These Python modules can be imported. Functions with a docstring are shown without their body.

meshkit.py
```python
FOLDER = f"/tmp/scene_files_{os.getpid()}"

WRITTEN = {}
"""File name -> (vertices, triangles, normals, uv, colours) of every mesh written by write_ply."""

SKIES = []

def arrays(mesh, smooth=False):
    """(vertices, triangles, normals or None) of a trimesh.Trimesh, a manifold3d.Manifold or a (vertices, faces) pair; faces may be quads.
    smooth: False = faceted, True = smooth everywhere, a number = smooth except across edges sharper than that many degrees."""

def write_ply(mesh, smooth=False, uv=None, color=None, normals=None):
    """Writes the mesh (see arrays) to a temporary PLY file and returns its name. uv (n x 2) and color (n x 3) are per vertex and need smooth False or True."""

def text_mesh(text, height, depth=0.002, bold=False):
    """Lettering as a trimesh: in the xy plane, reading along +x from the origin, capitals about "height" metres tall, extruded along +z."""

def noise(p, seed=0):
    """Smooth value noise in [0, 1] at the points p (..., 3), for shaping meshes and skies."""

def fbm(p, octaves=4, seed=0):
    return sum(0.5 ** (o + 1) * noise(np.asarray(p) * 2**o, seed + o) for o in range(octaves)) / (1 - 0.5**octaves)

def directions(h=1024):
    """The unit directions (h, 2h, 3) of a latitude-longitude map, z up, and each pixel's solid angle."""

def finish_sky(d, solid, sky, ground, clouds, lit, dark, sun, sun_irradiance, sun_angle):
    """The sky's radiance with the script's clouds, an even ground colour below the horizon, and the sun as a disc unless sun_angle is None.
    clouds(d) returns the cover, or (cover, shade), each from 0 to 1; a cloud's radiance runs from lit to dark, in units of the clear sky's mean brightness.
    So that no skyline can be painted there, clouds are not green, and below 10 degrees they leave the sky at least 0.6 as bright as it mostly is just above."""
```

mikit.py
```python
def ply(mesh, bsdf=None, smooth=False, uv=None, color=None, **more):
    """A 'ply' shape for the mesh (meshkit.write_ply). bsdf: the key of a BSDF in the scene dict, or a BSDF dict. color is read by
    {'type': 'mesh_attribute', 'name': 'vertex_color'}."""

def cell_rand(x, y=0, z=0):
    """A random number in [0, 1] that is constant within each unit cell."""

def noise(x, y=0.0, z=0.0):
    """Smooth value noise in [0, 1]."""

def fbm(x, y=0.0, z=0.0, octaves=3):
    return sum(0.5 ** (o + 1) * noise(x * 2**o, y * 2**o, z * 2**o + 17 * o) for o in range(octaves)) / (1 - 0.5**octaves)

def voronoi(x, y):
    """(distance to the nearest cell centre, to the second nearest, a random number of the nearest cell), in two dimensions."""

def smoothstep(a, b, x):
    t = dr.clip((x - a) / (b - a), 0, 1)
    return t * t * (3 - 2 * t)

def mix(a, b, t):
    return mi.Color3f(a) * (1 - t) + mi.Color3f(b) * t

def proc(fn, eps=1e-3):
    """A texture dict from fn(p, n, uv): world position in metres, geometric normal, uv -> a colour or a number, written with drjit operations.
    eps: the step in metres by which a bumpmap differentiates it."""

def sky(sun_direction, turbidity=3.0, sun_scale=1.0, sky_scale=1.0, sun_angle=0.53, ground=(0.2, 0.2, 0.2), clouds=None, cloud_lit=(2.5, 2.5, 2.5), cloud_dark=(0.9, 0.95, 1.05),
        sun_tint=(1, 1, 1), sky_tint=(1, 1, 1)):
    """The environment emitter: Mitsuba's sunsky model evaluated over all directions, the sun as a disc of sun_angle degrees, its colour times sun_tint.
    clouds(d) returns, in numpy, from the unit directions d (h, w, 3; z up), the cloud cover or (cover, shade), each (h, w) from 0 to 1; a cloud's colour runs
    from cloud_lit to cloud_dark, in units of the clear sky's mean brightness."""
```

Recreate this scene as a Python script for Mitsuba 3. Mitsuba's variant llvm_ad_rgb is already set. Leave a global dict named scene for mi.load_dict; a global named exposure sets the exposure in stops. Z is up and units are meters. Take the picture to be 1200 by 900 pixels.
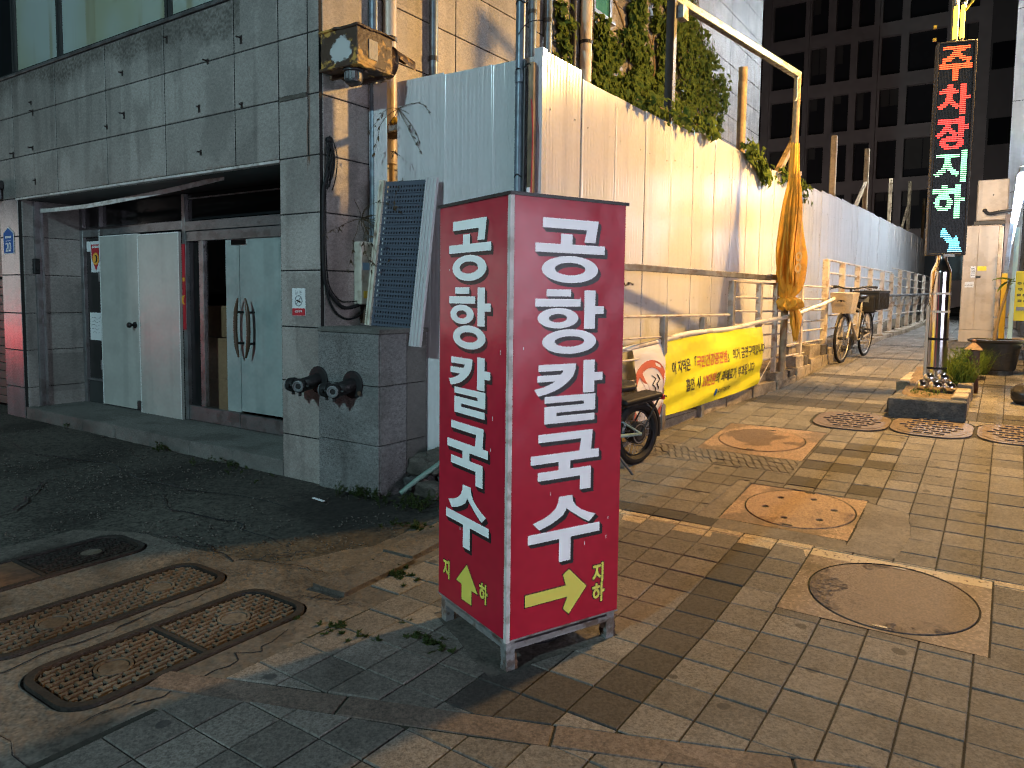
import math, random
import numpy as np, trimesh, drjit as dr, mitsuba as mi, mikit, meshkit
from mikit import noise, fbm, voronoi, cell_rand, smoothstep, mix, proc
from shapely.geometry import Polygon, LineString, Point, box as sbox
from shapely import affinity
from shapely.ops import unary_union
from scipy.interpolate import PchipInterpolator
T = mi.ScalarTransform4f
random.seed(7)
RNG = np.random.default_rng(7)

# ------------------------------------------------------------------ camera, sky, exposure
PITCH, YAW, ROLL = math.radians(4.26), math.radians(34.10), math.radians(0.66)
_f = np.array([-math.cos(PITCH)*math.sin(YAW), math.cos(PITCH)*math.cos(YAW), -math.sin(PITCH)])
_r = np.array([math.cos(YAW), math.sin(YAW), 0.0])
_u = np.cross(_r, _f)
_up = -_r*math.sin(ROLL) + _u*math.cos(ROLL)
EYE = np.array([0.0, 0.0, 1.5])
scene, labels = {}, {}
scene['camera'] = {'type': 'perspective', 'fov': 70.06, 'fov_axis': 'x', 'near_clip': 0.05, 'far_clip': 600.0,
                   'principal_point_offset_y': 1*0.0433,
                   'to_world': T().look_at(origin=EYE.tolist(), target=(EYE + _f).tolist(), up=_up.tolist())}
scene['sky'] = mikit.sky((0.3, -0.8, 0.25), turbidity=3, sun_scale=0.0, sky_scale=0.035, sky_tint=(0.95, 0.85, 1.0), ground=(0.1, 0.1, 0.1)) | {'sampling_weight': 1.0}
exposure = 0.0
# each lamp: the radiance of its glowing face
WARM = np.array([1.0, 0.56, 0.165])
COOL = np.array([0.58, 0.91, 1.0])
LAMP_WARM = (WARM*1620).tolist()      # street light over the pavement, just above the frame
LAMP_COOL = (COOL*2750).tolist()      # street light behind the camera, across the road
LAMP_FAR = (np.array([0.78, 0.90, 1.0])*3200).tolist()
LAMP_TOWER_FILL = (np.array([1.0, 0.93, 0.95])*700).tolist()  # added fill light for the tower face, from no known source
SHOP_WHITE = (np.array([0.84, 0.82, 1.0])*8.5).tolist()
SHOP_BLUE = (np.array([0.80, 0.84, 1.0])*8).tolist()
NEON_RED = (np.array([1.0, 0.05, 0.06])*26).tolist()
SHOP_LEFT = (np.array([1.0, 0.92, 0.88])*2.2).tolist()
def light(rad, w=0.2): return {'type': 'area', 'sampling_weight': float(w), 'radiance': {'type': 'rgb', 'value': list(map(float, rad))}}

# ------------------------------------------------------------------ scene helpers
_count = {}
def fresh(base):
    n = _count.get(base, -1) + 1
    _count[base] = n
    return base if n == 0 else f'{base}_{n:03d}'
def tag(key, label=None, cat=None, group=None, kind=None):
    d = labels.setdefault(key, {})
    for a, b in (('label', label), ('category', cat), ('group', group), ('kind', kind)):
        if b: d[a] = b
    return key
def thing(name, label, cat, group=None, kind=None):
    return tag(fresh(name), label, cat, group, kind)
def add(name, mesh, mat, parent=None, smooth=False, **more):
    key = fresh((parent + '__' if parent else '') + name)
    if isinstance(mesh, list): mesh = cat_(mesh)
    scene[key] = mikit.ply(mesh, mat, smooth, **more)
    return key
def adds(name, meshes, mat, parent, smooth=False):
    for m in meshes: add(name, m, mat, parent, smooth)
def solo(name, mesh, mat, label, cat, group=None, kind=None, smooth=False, **more):
    return tag(add(name, mesh, mat, None, smooth, **more), label, cat, group, kind)
def struct(name, mesh, mat, label, smooth=False, **more):
    return tag(add(name, mesh, mat, None, smooth, **more), label, None, None, 'structure')

# ------------------------------------------------------------------ mesh helpers
def cat_(ms): return trimesh.util.concatenate(ms)
def bx(x0, x1, y0, y1, z0, z1):
    m = trimesh.creation.box((abs(x1-x0), abs(y1-y0), abs(z1-z0)))
    m.apply_translation(((x0+x1)/2, (y0+y1)/2, (z0+z1)/2)); return m
def cbx(x0, x1, y0, y1, z0, z1, b=0.004):
    p = []
    for sx in (0, 1):
        for sy in (0, 1):
            for sz in (0, 1):
                c = [(x0, x1)[sx], (y0, y1)[sy], (z0, z1)[sz]]; d = [b*(1-2*sx), b*(1-2*sy), b*(1-2*sz)]
                for k in range(3):
                    q = [c[j] + (0 if j == k else d[j]) for j in range(3)]; p.append(q)
    return trimesh.convex.convex_hull(np.array(p))
def frame(o, x, y, z=None):
    x = np.asarray(x, float); y = np.asarray(y, float); z = np.cross(x, y) if z is None else np.asarray(z, float)
    m = np.eye(4); m[:3, 0], m[:3, 1], m[:3, 2], m[:3, 3] = x, y, z, o; return m
def put(m, M): m = m.copy(); m.apply_transform(M); return m
def rotz(a, o=(0, 0, 0)): c, s = math.cos(a), math.sin(a); return frame(o, (c, s, 0), (-s, c, 0), (0, 0, 1))
def unit(v): v = np.asarray(v, float); return v/np.linalg.norm(v)
def bar(p0, p1, w, h=None, up=(0, 0, 1)):
    p0, p1 = np.asarray(p0, float), np.asarray(p1, float); h = w if h is None else h
    d = p1-p0; L = np.linalg.norm(d); z = d/L
    u = np.asarray(up, float)
    if abs(z @ u) > 0.95: u = np.array([0, 1.0, 0])
    x = unit(np.cross(u, z)); y = np.cross(z, x)
    return put(cbx(-w/2, w/2, -h/2, h/2, 0, L, min(w, h)*0.08), frame(p0, x, y, z))
def cyl(p0, p1, r, n=16, r1=None):
    return tube([p0, p1], [r, r if r1 is None else r1], n)
def tube(pts, r, n=10, caps=True):
    p = np.asarray(pts, float); r = np.broadcast_to(np.asarray(r, float), (len(p),))
    t = np.gradient(p, axis=0); t /= np.linalg.norm(t, axis=1, keepdims=True) + 1e-12
    a = np.array([0, 0, 1.0]) if abs(t[0, 2]) < 0.9 else np.array([1.0, 0, 0])
    rings = []
    for i in range(len(p)):
        a = unit(a - t[i]*(a @ t[i])); b = np.cross(t[i], a)
        ang = np.arange(n)*2*math.pi/n
        rings.append(p[i] + r[i]*(np.cos(ang)[:, None]*a + np.sin(ang)[:, None]*b))
    v = np.vstack(rings + ([p[:1], p[-1:]] if caps else [])); f = []
    for i in range(len(p)-1):
        for j in range(n):
            k = (j+1) % n
            f += [[i*n+j, i*n+k, (i+1)*n+k], [i*n+j, (i+1)*n+k, (i+1)*n+j]]
    if caps:
        A, B = len(p)*n, len(p)*n+1
        for j in range(n):
            k = (j+1) % n
            f += [[A, k, j], [B, (len(p)-1)*n+j, (len(p)-1)*n+k]]
    return trimesh.Trimesh(v, np.array(f), process=False)
def spline(pts, n=24):
    p = np.asarray(pts, float); s = np.r_[0, np.cumsum(np.linalg.norm(np.diff(p, axis=0), axis=1))]
    q = np.linspace(0, s[-1], n)
    return np.stack([PchipInterpolator(s, p[:, k])(q) for k in range(p.shape[1])], 1)
def lathe(prof, o=(0, 0, 0), n=28, axis=None):
    prof = np.asarray(prof, float); m = trimesh.creation.revolve(prof, sections=n)
    if axis is not None:
        z = unit(axis); x = unit(np.cross((0.3, 0.5, 0.8) if abs(z[2]) < .9 else (1, 0, 0), z)); m.apply_transform(frame((0, 0, 0), x, np.cross(z, x), z))
    m.apply_translation(o); return m
def ext(poly, d):
    gs = [g for g in getattr(poly, 'geoms', [poly]) if g.area > 1e-9 and g.geom_type == 'Polygon']
    return cat_([trimesh.creation.extrude_polygon(g, d, engine='earcut') for g in gs])
def on_face(poly, o, u, v, d=0.002):
    """a flat shape on a plane: its x along u, its y along v, standing proud of the plane by d"""
    return put(ext(poly, d), frame(o, unit(u), unit(v)))
def sphere(c, r, sub=2, s=(1, 1, 1)):
    m = trimesh.creation.icosphere(subdivisions=sub, radius=1.0); m.apply_scale(np.asarray(s)*r); m.apply_translation(c); return m
def rough(mesh, edge, amp, freq, seed=0):
    """a worn, uneven version of a solid"""
    v, f = trimesh.remesh.subdivide_to_size(mesh.vertices, mesh.faces, edge)
    m = trimesh.Trimesh(v, f, process=True); m.merge_vertices()
    d = np.stack([meshkit.fbm(m.vertices*freq, 3, seed+k*7) - 0.5 for k in range(3)], 1)
    m.vertices = m.vertices + d*amp*2; return m
def rrect(x0, x1, y0, y1, r): return sbox(x0+r, y0+r, x1-r, y1-r).buffer(r, quad_segs=5)

# ------------------------------------------------------------------ Hangul and digits: outlines in hundredths of an em
GLYPHS = {'이':(92,[[[71,-8,71,83,79,83,79,-7]],[[8,38,8,52,10,59,13,67,18,72,28,77,35,77,42,74,47,70,51,63,53,56,54,38,51,26,44,17,35,13,28,13,21,15,13,23],[17,36,20,27,26,21,34,20,36,21,42,27,46,37,46,52,42,62,36,68,34,69,26,68,20,62,17,53]]]),'지':(92,[[[71,83,79,83,79,-7,71,-7]],[[5,16,18,27,23,34,27,45,29,53,29,66,28,67,8,68,8,74,58,74,58,68,38,67,38,50,40,41,46,31,54,23,61,19,58,13,55,13,48,18,39,27,33,38,25,23,15,13,9,10]]]),'역':(92,[[[7,51,7,62,8,67,16,75,19,77,25,78,34,78,43,75,48,70,70,70,71,83,79,83,79,29,71,29,70,42,48,42,43,38,32,34,20,36,10,43],[52,50,71,49,71,63,53,63],[14,59,15,50,20,44,26,42,33,42,38,43,43,49,45,53,45,60,42,66,38,69,34,71,25,71,21,69,16,64]],[[19,18,19,24,79,24,79,-7,71,-7,70,17]]]),'은':(92,[[[5,28,5,35,87,35,87,28]],[[14,58,15,68,20,74,29,78,38,80,53,80,65,77,72,74,77,66,77,56,72,50,67,48,54,44,38,44,24,48,16,54],[23,64,26,55,31,53,40,51,52,51,60,53,66,55,69,60,69,64,66,68,57,72,40,73,31,72,26,69]],[[16,20,24,20,25,1,77,1,77,-6,16,-6]]]),'국':(92,[[[5,40,5,47,65,47,67,50,68,62,68,72,15,73,15,79,77,79,76,54,74,47,87,47,87,40,50,39,50,23,77,23,77,-7,68,-7,68,17,13,17,13,23,41,23,41,40]]]),'민':(92,[[[21,24,29,24,29,2,82,2,82,-5,21,-5]],[[71,18,71,83,79,83,79,18]],[[10,75,52,75,52,33,10,33],[18,68,18,40,44,40,44,68]]]),'건':(92,[[[22,22,31,22,31,1,82,1,82,-6,23,-6]],[[52,55,71,55,71,83,79,83,79,16,71,16,71,48,52,48]],[[7,32,8,34,12,35,28,44,38,55,42,66,42,69,11,69,11,76,52,76,52,68,49,59,42,48,33,38,23,32,12,27,9,27]]]),'강':(92,[[[67,29,67,83,75,83,75,60,88,60,88,53,75,53,75,28]],[[18,6,18,14,24,22,34,27,40,27,54,27,64,25,71,22,76,14,76,6,71,-2,67,-4,54,-7,40,-7,29,-5,22,-1],[27,7,29,3,36,0,53,-1,60,1,65,3,68,10,67,15,62,18,53,21,41,21,31,18,28,16,26,13]],[[5,34,6,36,20,41,31,48,37,55,42,67,41,70,9,70,9,77,51,77,50,67,47,57,36,43,22,33,10,28,8,29]]]),'증':(92,[[[5,33,5,40,87,40,87,33]],[[10,50,10,52,21,54,31,58,40,68,40,72,13,72,13,78,79,78,79,72,52,71,53,66,61,58,70,54,82,52,82,50,79,46,68,48,59,51,52,56,46,63,40,56,27,48,17,46,13,46]],[[15,5,15,12,21,20,26,22,38,25,53,25,67,22,75,16,77,12,76,3,71,-2,66,-5,54,-7,38,-7,28,-6,21,-2],[24,6,27,3,33,0,54,-1,65,3,68,7,68,10,65,15,61,17,54,18,38,18,27,15,23,10]]]),'진':(92,[[[21,22,29,22,30,1,82,1,82,-6,21,-6]],[[71,17,71,83,79,83,79,17]],[[10,28,7,35,15,38,22,44,26,50,29,61,29,69,8,69,8,76,57,76,57,69,38,69,38,60,43,49,50,41,60,37,57,30,54,30,45,35,38,43,34,49,27,39,19,32,12,28]]]),'법':(92,[[[9,78,17,78,18,65,42,65,43,78,50,78,50,62,51,61,70,61,71,83,79,83,79,33,71,33,70,54,50,54,50,37,9,37],[18,58,18,43,41,43,42,44,42,58]],[[22,29,30,29,30,18,70,18,71,29,79,29,79,-7,22,-7],[31,12,30,0,71,0,70,12]]]),'의':(92,[[[70,83,78,83,78,-8,70,-7]],[[6,19,34,19,64,22,65,16,37,13,7,13]],[[10,51,10,59,13,67,20,73,29,77,39,77,50,72,55,67,58,60,58,50,55,43,48,37,42,34,33,33,20,37,14,42],[18,59,20,48,24,43,30,41,38,41,46,44,49,49,50,60,48,63,41,68,30,69,23,66,19,61]]]),'거':(92,[[[50,40,50,47,71,47,71,83,79,83,79,-7,71,-7,71,40]],[[5,15,7,17,13,20,23,28,32,37,37,47,42,62,41,67,9,67,9,73,50,73,50,63,47,51,41,36,37,30,26,19,12,10,9,10]]]),'금':(92,[[[5,38,5,45,66,45,68,61,68,72,15,72,15,78,77,78,77,64,74,45,87,45,87,38]],[[15,26,77,26,77,-7,15,-7],[24,19,24,0,68,0,68,19]]]),'연':(92,[[[22,-6,22,23,30,23,30,1,82,1,82,-6]],[[7,49,8,63,10,68,19,76,25,77,34,77,42,75,48,69,70,69,71,83,79,83,79,16,71,16,70,41,49,41,45,37,39,33,27,32,20,33,13,38,8,44],[52,48,71,48,71,62,52,62],[14,57,15,49,19,43,26,39,33,39,39,42,43,47,45,51,45,58,42,64,39,67,33,70,26,70,20,67,17,64]]]),'구':(92,[[[5,32,5,38,64,38,66,41,68,52,67,71,15,71,15,77,76,77,76,53,73,39,87,38,87,32,50,31,49,-8,42,-8,41,32]]]),'입':(92,[[[21,30,29,30,30,19,70,19,71,30,79,30,79,-7,21,-7],[30,12,30,0,71,0,70,12]],[[71,35,71,83,79,83,79,35]],[[7,57,8,64,11,71,17,76,26,79,36,79,45,76,51,70,54,62,54,54,50,45,45,41,37,38,25,38,16,41,10,47],[15,60,17,51,22,46,27,44,34,44,39,46,43,49,46,55,46,62,44,66,36,72,31,72,25,72,20,69,16,64]]]),'니':(92,[[[71,83,79,83,79,-7,71,-7]],[[11,74,19,74,19,24,35,23,62,27,62,20,42,17,11,16]]]),'다':(92,[[[66,-7,66,83,74,83,74,48,89,47,89,41,76,41,74,40,74,-8]],[[9,74,51,74,51,68,18,67,18,22,40,23,57,25,58,18,36,15,9,15]]]),'흡':(92,[[[5,35,87,35,87,28,5,28]],[[9,76,41,76,42,85,50,85,50,76,82,76,82,69,9,69]],[[15,22,23,23,24,15,68,15,68,23,76,23,77,-7,15,-7],[24,8,24,0,68,0,68,8,67,9]],[[17,56,20,61,28,64,38,66,54,66,64,64,72,61,75,56,75,51,72,46,64,43,54,41,37,41,28,43,20,46,17,51],[27,51,30,48,37,47,54,47,65,50,66,55,59,59,38,60,27,57,26,55]]]),'시':(92,[[[71,83,79,83,79,-7,71,-7]],[[5,17,5,19,11,22,19,30,25,40,28,51,29,75,37,75,38,51,39,45,48,30,57,22,61,20,60,18,57,13,55,13,47,19,38,31,33,40,27,27,21,19,19,19,15,14,9,12]]]),'1':(56,[[[9,7,25,8,25,62,13,63,13,68,23,71,27,73,34,73,34,8,49,7,49,0,9,0]]]),'0':(56,[[[5,28,6,52,8,61,13,68,16,72,23,75,32,75,38,72,46,64,49,55,51,42,50,23,47,13,44,7,38,1,32,-2,23,-2,18,1,13,5,8,13],[15,24,17,15,23,7,30,6,34,8,39,15,42,27,42,47,38,61,31,67,23,67,17,59,14,49]]]),'만':(92,[[[67,17,67,83,75,83,75,56,88,56,88,49,75,49,75,17]],[[19,23,27,22,28,1,79,1,79,-6,19,-6]],[[8,75,50,75,50,33,8,33],[17,68,17,40,42,40,42,68]]]),'원':(92,[[[18,21,26,21,26,1,81,1,81,-6,18,-6]],[[52,29,71,29,71,83,79,83,79,14,71,14,70,23,53,23]],[[4,40,62,43,63,38,39,35,39,18,31,18,31,34,6,34]],[[12,61,12,67,15,73,21,77,27,79,41,79,47,77,53,72,56,67,56,60,54,56,50,52,42,48,27,48,21,50,14,55],[20,67,20,60,24,56,30,54,38,54,46,59,48,65,46,69,41,72,30,73,24,72]]]),'과':(92,[[[66,83,74,83,74,46,88,46,88,38,74,38,74,-7,66,-7]],[[5,13,4,19,23,19,23,47,32,47,32,20,61,22,60,15,47,13]],[[9,73,55,73,54,46,52,33,44,33,47,56,46,66,9,67]]]),'태':(92,[[[54,-3,54,82,62,82,62,47,74,47,74,83,82,83,82,-7,74,-7,74,40,62,40,62,-3]],[[8,72,44,72,44,66,17,66,17,49,42,49,42,43,17,42,17,22,32,22,47,24,48,19,47,17,36,15,8,15]]]),'료':(92,[[[5,3,5,10,27,10,27,27,15,28,15,56,68,56,68,70,15,70,15,77,77,77,77,49,24,49,23,35,79,34,79,28,65,27,65,10,87,10,87,3],[36,11,56,10,57,27,36,27]]]),'가':(92,[[[66,83,74,83,74,47,89,47,89,40,76,40,74,39,74,-7,66,-7]],[[9,10,6,17,13,20,23,28,32,38,38,48,42,61,42,67,10,67,10,73,51,73,51,63,49,54,47,47,37,31,25,18,15,12]]]),'부':(92,[[[5,23,5,29,87,29,87,23,50,22,50,-7,42,-7,41,22]],[[15,80,23,80,24,68,68,68,68,80,77,80,77,40,15,40],[23,47,68,47,68,60,24,61]]]),'됩':(92,[[[20,27,28,27,29,18,70,18,71,27,79,27,79,-7,20,-7],[29,11,29,0,71,0,70,11]],[[71,83,79,83,79,31,71,31]],[[5,39,31,40,31,50,13,50,13,79,56,79,56,73,22,72,22,57,57,57,57,50,39,50,39,41,63,42,64,37,32,33,7,33]]]),'「':(100,[[[65,85,97,85,97,78,73,78,72,20,65,20]]]),'」':(100,[[[3,-2,27,-1,28,57,35,57,35,-8,3,-8]]]),'서':(92,[[[50,46,50,52,71,53,71,83,79,83,79,-8,71,-7,71,46]],[[5,18,18,29,25,41,28,54,28,76,37,76,37,54,40,42,48,29,60,19,56,13,51,15,43,22,38,28,32,41,27,28,15,14,10,12]]]),'보':(92,[[[5,4,5,11,42,11,41,30,15,30,15,77,22,77,23,61,69,61,69,77,77,77,77,30,50,30,50,11,87,11,87,4],[23,37,69,37,69,54,24,54,22,53]]]),'소':(92,[[[5,4,5,11,41,11,42,33,50,32,50,11,87,11,87,4]],[[12,32,8,39,16,41,23,44,37,56,41,65,42,78,50,77,50,66,52,61,56,54,62,49,73,42,82,39,82,37,80,33,71,34,57,43,50,49,45,56,37,44,22,35]]]),'주':(92,[[[5,25,5,32,87,32,87,25,50,25,50,-7,42,-7,41,25]],[[10,45,12,47,20,48,31,54,38,61,41,66,40,71,13,71,13,77,79,77,79,71,51,70,51,66,53,61,60,54,71,48,82,46,79,39,68,42,59,46,49,54,46,59,38,50,26,43,13,39]]]),'차':(92,[[[66,83,74,83,74,46,89,46,89,39,76,39,74,38,74,-7,66,-7]],[[4,16,10,19,18,28,23,36,27,47,26,61,7,61,7,67,26,68,27,82,35,82,35,68,55,67,55,61,35,61,35,50,37,42,41,33,49,24,57,18,57,17,53,12,45,16,38,24,31,36,24,23,14,13,8,10]]]),'장':(92,[[[67,28,67,83,75,83,75,60,88,60,88,53,75,53,75,28]],[[17,6,18,15,23,21,30,24,39,26,54,26,65,23,70,21,76,13,76,5,70,-2,62,-6,54,-7,39,-7,28,-5,22,-2,18,2],[26,7,29,3,35,0,54,-1,64,3,67,6,67,12,64,16,58,18,40,19,29,16,25,11]],[[5,35,6,37,15,42,22,49,26,56,27,64,27,70,8,70,8,77,56,77,56,70,36,69,37,58,41,50,46,45,57,39,53,33,41,39,34,47,32,52,27,43,17,33,8,30]]]),'하':(92,[[[67,83,74,83,74,46,89,46,89,39,76,39,74,38,74,-7,67,-7]],[[4,68,27,68,28,82,36,82,36,69,57,68,57,62,4,62]],[[9,32,11,42,14,47,19,52,26,54,37,54,45,51,51,45,53,38,53,28,50,21,45,16,36,13,27,13,18,16,13,22],[18,37,18,28,22,23,26,20,34,19,39,21,44,26,46,31,46,36,42,43,39,46,35,47,29,47,23,45,18,40]]]),'안':(92,[[[67,17,67,83,75,83,75,56,88,56,88,49,75,49,75,16]],[[19,-6,19,23,27,22,28,1,79,1,79,-6]],[[7,50,7,59,11,68,17,73,26,77,35,77,44,73,51,67,53,61,54,55,53,48,50,41,46,37,37,33,27,32,16,36,10,42],[15,59,17,46,21,42,27,39,34,39,41,43,44,47,46,51,46,58,44,62,39,67,34,69,26,69,20,67,16,61]]]),'전':(92,[[[22,22,30,22,30,1,82,1,82,-6,22,-6]],[[52,58,71,59,71,83,79,83,79,17,71,17,71,51,53,52]],[[6,33,7,36,16,41,23,49,27,55,28,64,28,69,8,69,8,76,56,76,56,69,37,69,37,60,42,49,48,43,57,37,57,35,54,30,44,35,37,43,32,50,27,40,17,32,9,28]]]),'2':(56,[[[4,0,4,6,6,7,25,25,31,33,36,42,38,52,36,62,30,67,28,68,19,67,15,65,10,59,8,59,4,63,4,65,8,69,18,74,30,75,36,73,42,68,46,62,47,47,42,34,37,27,20,8,51,7,51,0]]])}
def glyph(ch):
    out = Polygon()
    for rings in GLYPHS[ch][1]:
        rr = [list(zip(r[0::2], r[1::2])) for r in rings]
        out = out.union(Polygon(rr[0], rr[1:]).buffer(0))
    return out
def text(s, h, sx=1.0, bold=0.0, gap=0.0):
    """a line of lettering from the origin, its em h metres tall; returns a list of one shape per character and the width"""
    x, out = 0.0, []
    for ch in s:
        if ch == ' ': x += 30; continue
        g = glyph(ch)
        if bold: g = g.buffer(bold, join_style=2)
        out.append((ch, affinity.translate(g, x, 0))); x += GLYPHS[ch][0] + gap
    k = h/100.0
    return [(c, affinity.scale(g, k*sx, k, origin=(0, 0))) for c, g in out], x*k*sx

# ------------------------------------------------------------------ materials
def rgb(*c): return {'type': 'rgb', 'value': [float(x) for x in (c if len(c) == 3 else c*3)]}
def mat(key, color, rough=0.6, metal=0.0, spec=0.5, bump=None, bscale=1.0, coat=0.0, two=True):
    d = {'type': 'principled', 'base_color': color if isinstance(color, dict) else rgb(*color), 'roughness': rough if isinstance(rough, dict) else float(rough),
         'metallic': float(metal), 'specular': float(spec)}
    if coat: d |= {'clearcoat': float(coat), 'clearcoat_gloss': 0.9}
    if bump is not None: d = {'type': 'bumpmap', 'arbitrary': bump, 'scale': bscale, 'bsdf': d}
    scene[key] = {'type': 'twosided', 'bsdf': d} if two else d
    return key
def emit_free(key, color): return mat(key, color, 0.5)
def P_(v): return dr.opaque(mi.Float, float(v))          # a parameter kept as data, so that alike textures share one compiled kernel
def C_(c): return [P_(v) for v in c]
def grain(base, g=0.5, gs=170.0, streak=0.0, blotch=0.3, tint=(1, 1, 1), dirt=(0.05, 0.05, 0.045), dirtk=0.0, bs=1.8):
    B, D, G, GS, ST, BL, DK, BS = C_(base), C_(dirt), P_(g), P_(gs), P_(streak), P_(blotch), P_(dirtk), P_(bs)
    def fn(p, n, uv):
        a = noise(p.x*GS, p.y*GS, p.z*GS)*0.6 + noise(p.x*GS*.43+9, p.y*GS*.43, p.z*GS*.43)*0.4
        k = 1 + G*(a-0.5)*2
        b = fbm(p.x*BS+3, p.y*BS+1, p.z*BS, octaves=4)
        k = k*(1 + BL*(b-0.5)*2)
        s = fbm(p.x*7, p.y*7, p.z*.5, octaves=3)
        k = k*(1 - ST*smoothstep(0.5, 0.72, s))
        m = smoothstep(0.50, 0.66, fbm(p.x*BS*1.6+11, p.y*BS*1.6, p.z*BS*1.6+5, octaves=5))*DK
        return mi.Color3f(*[(B[i]*(1-m) + D[i]*m)*k for i in range(3)])
    return proc(fn)
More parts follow.
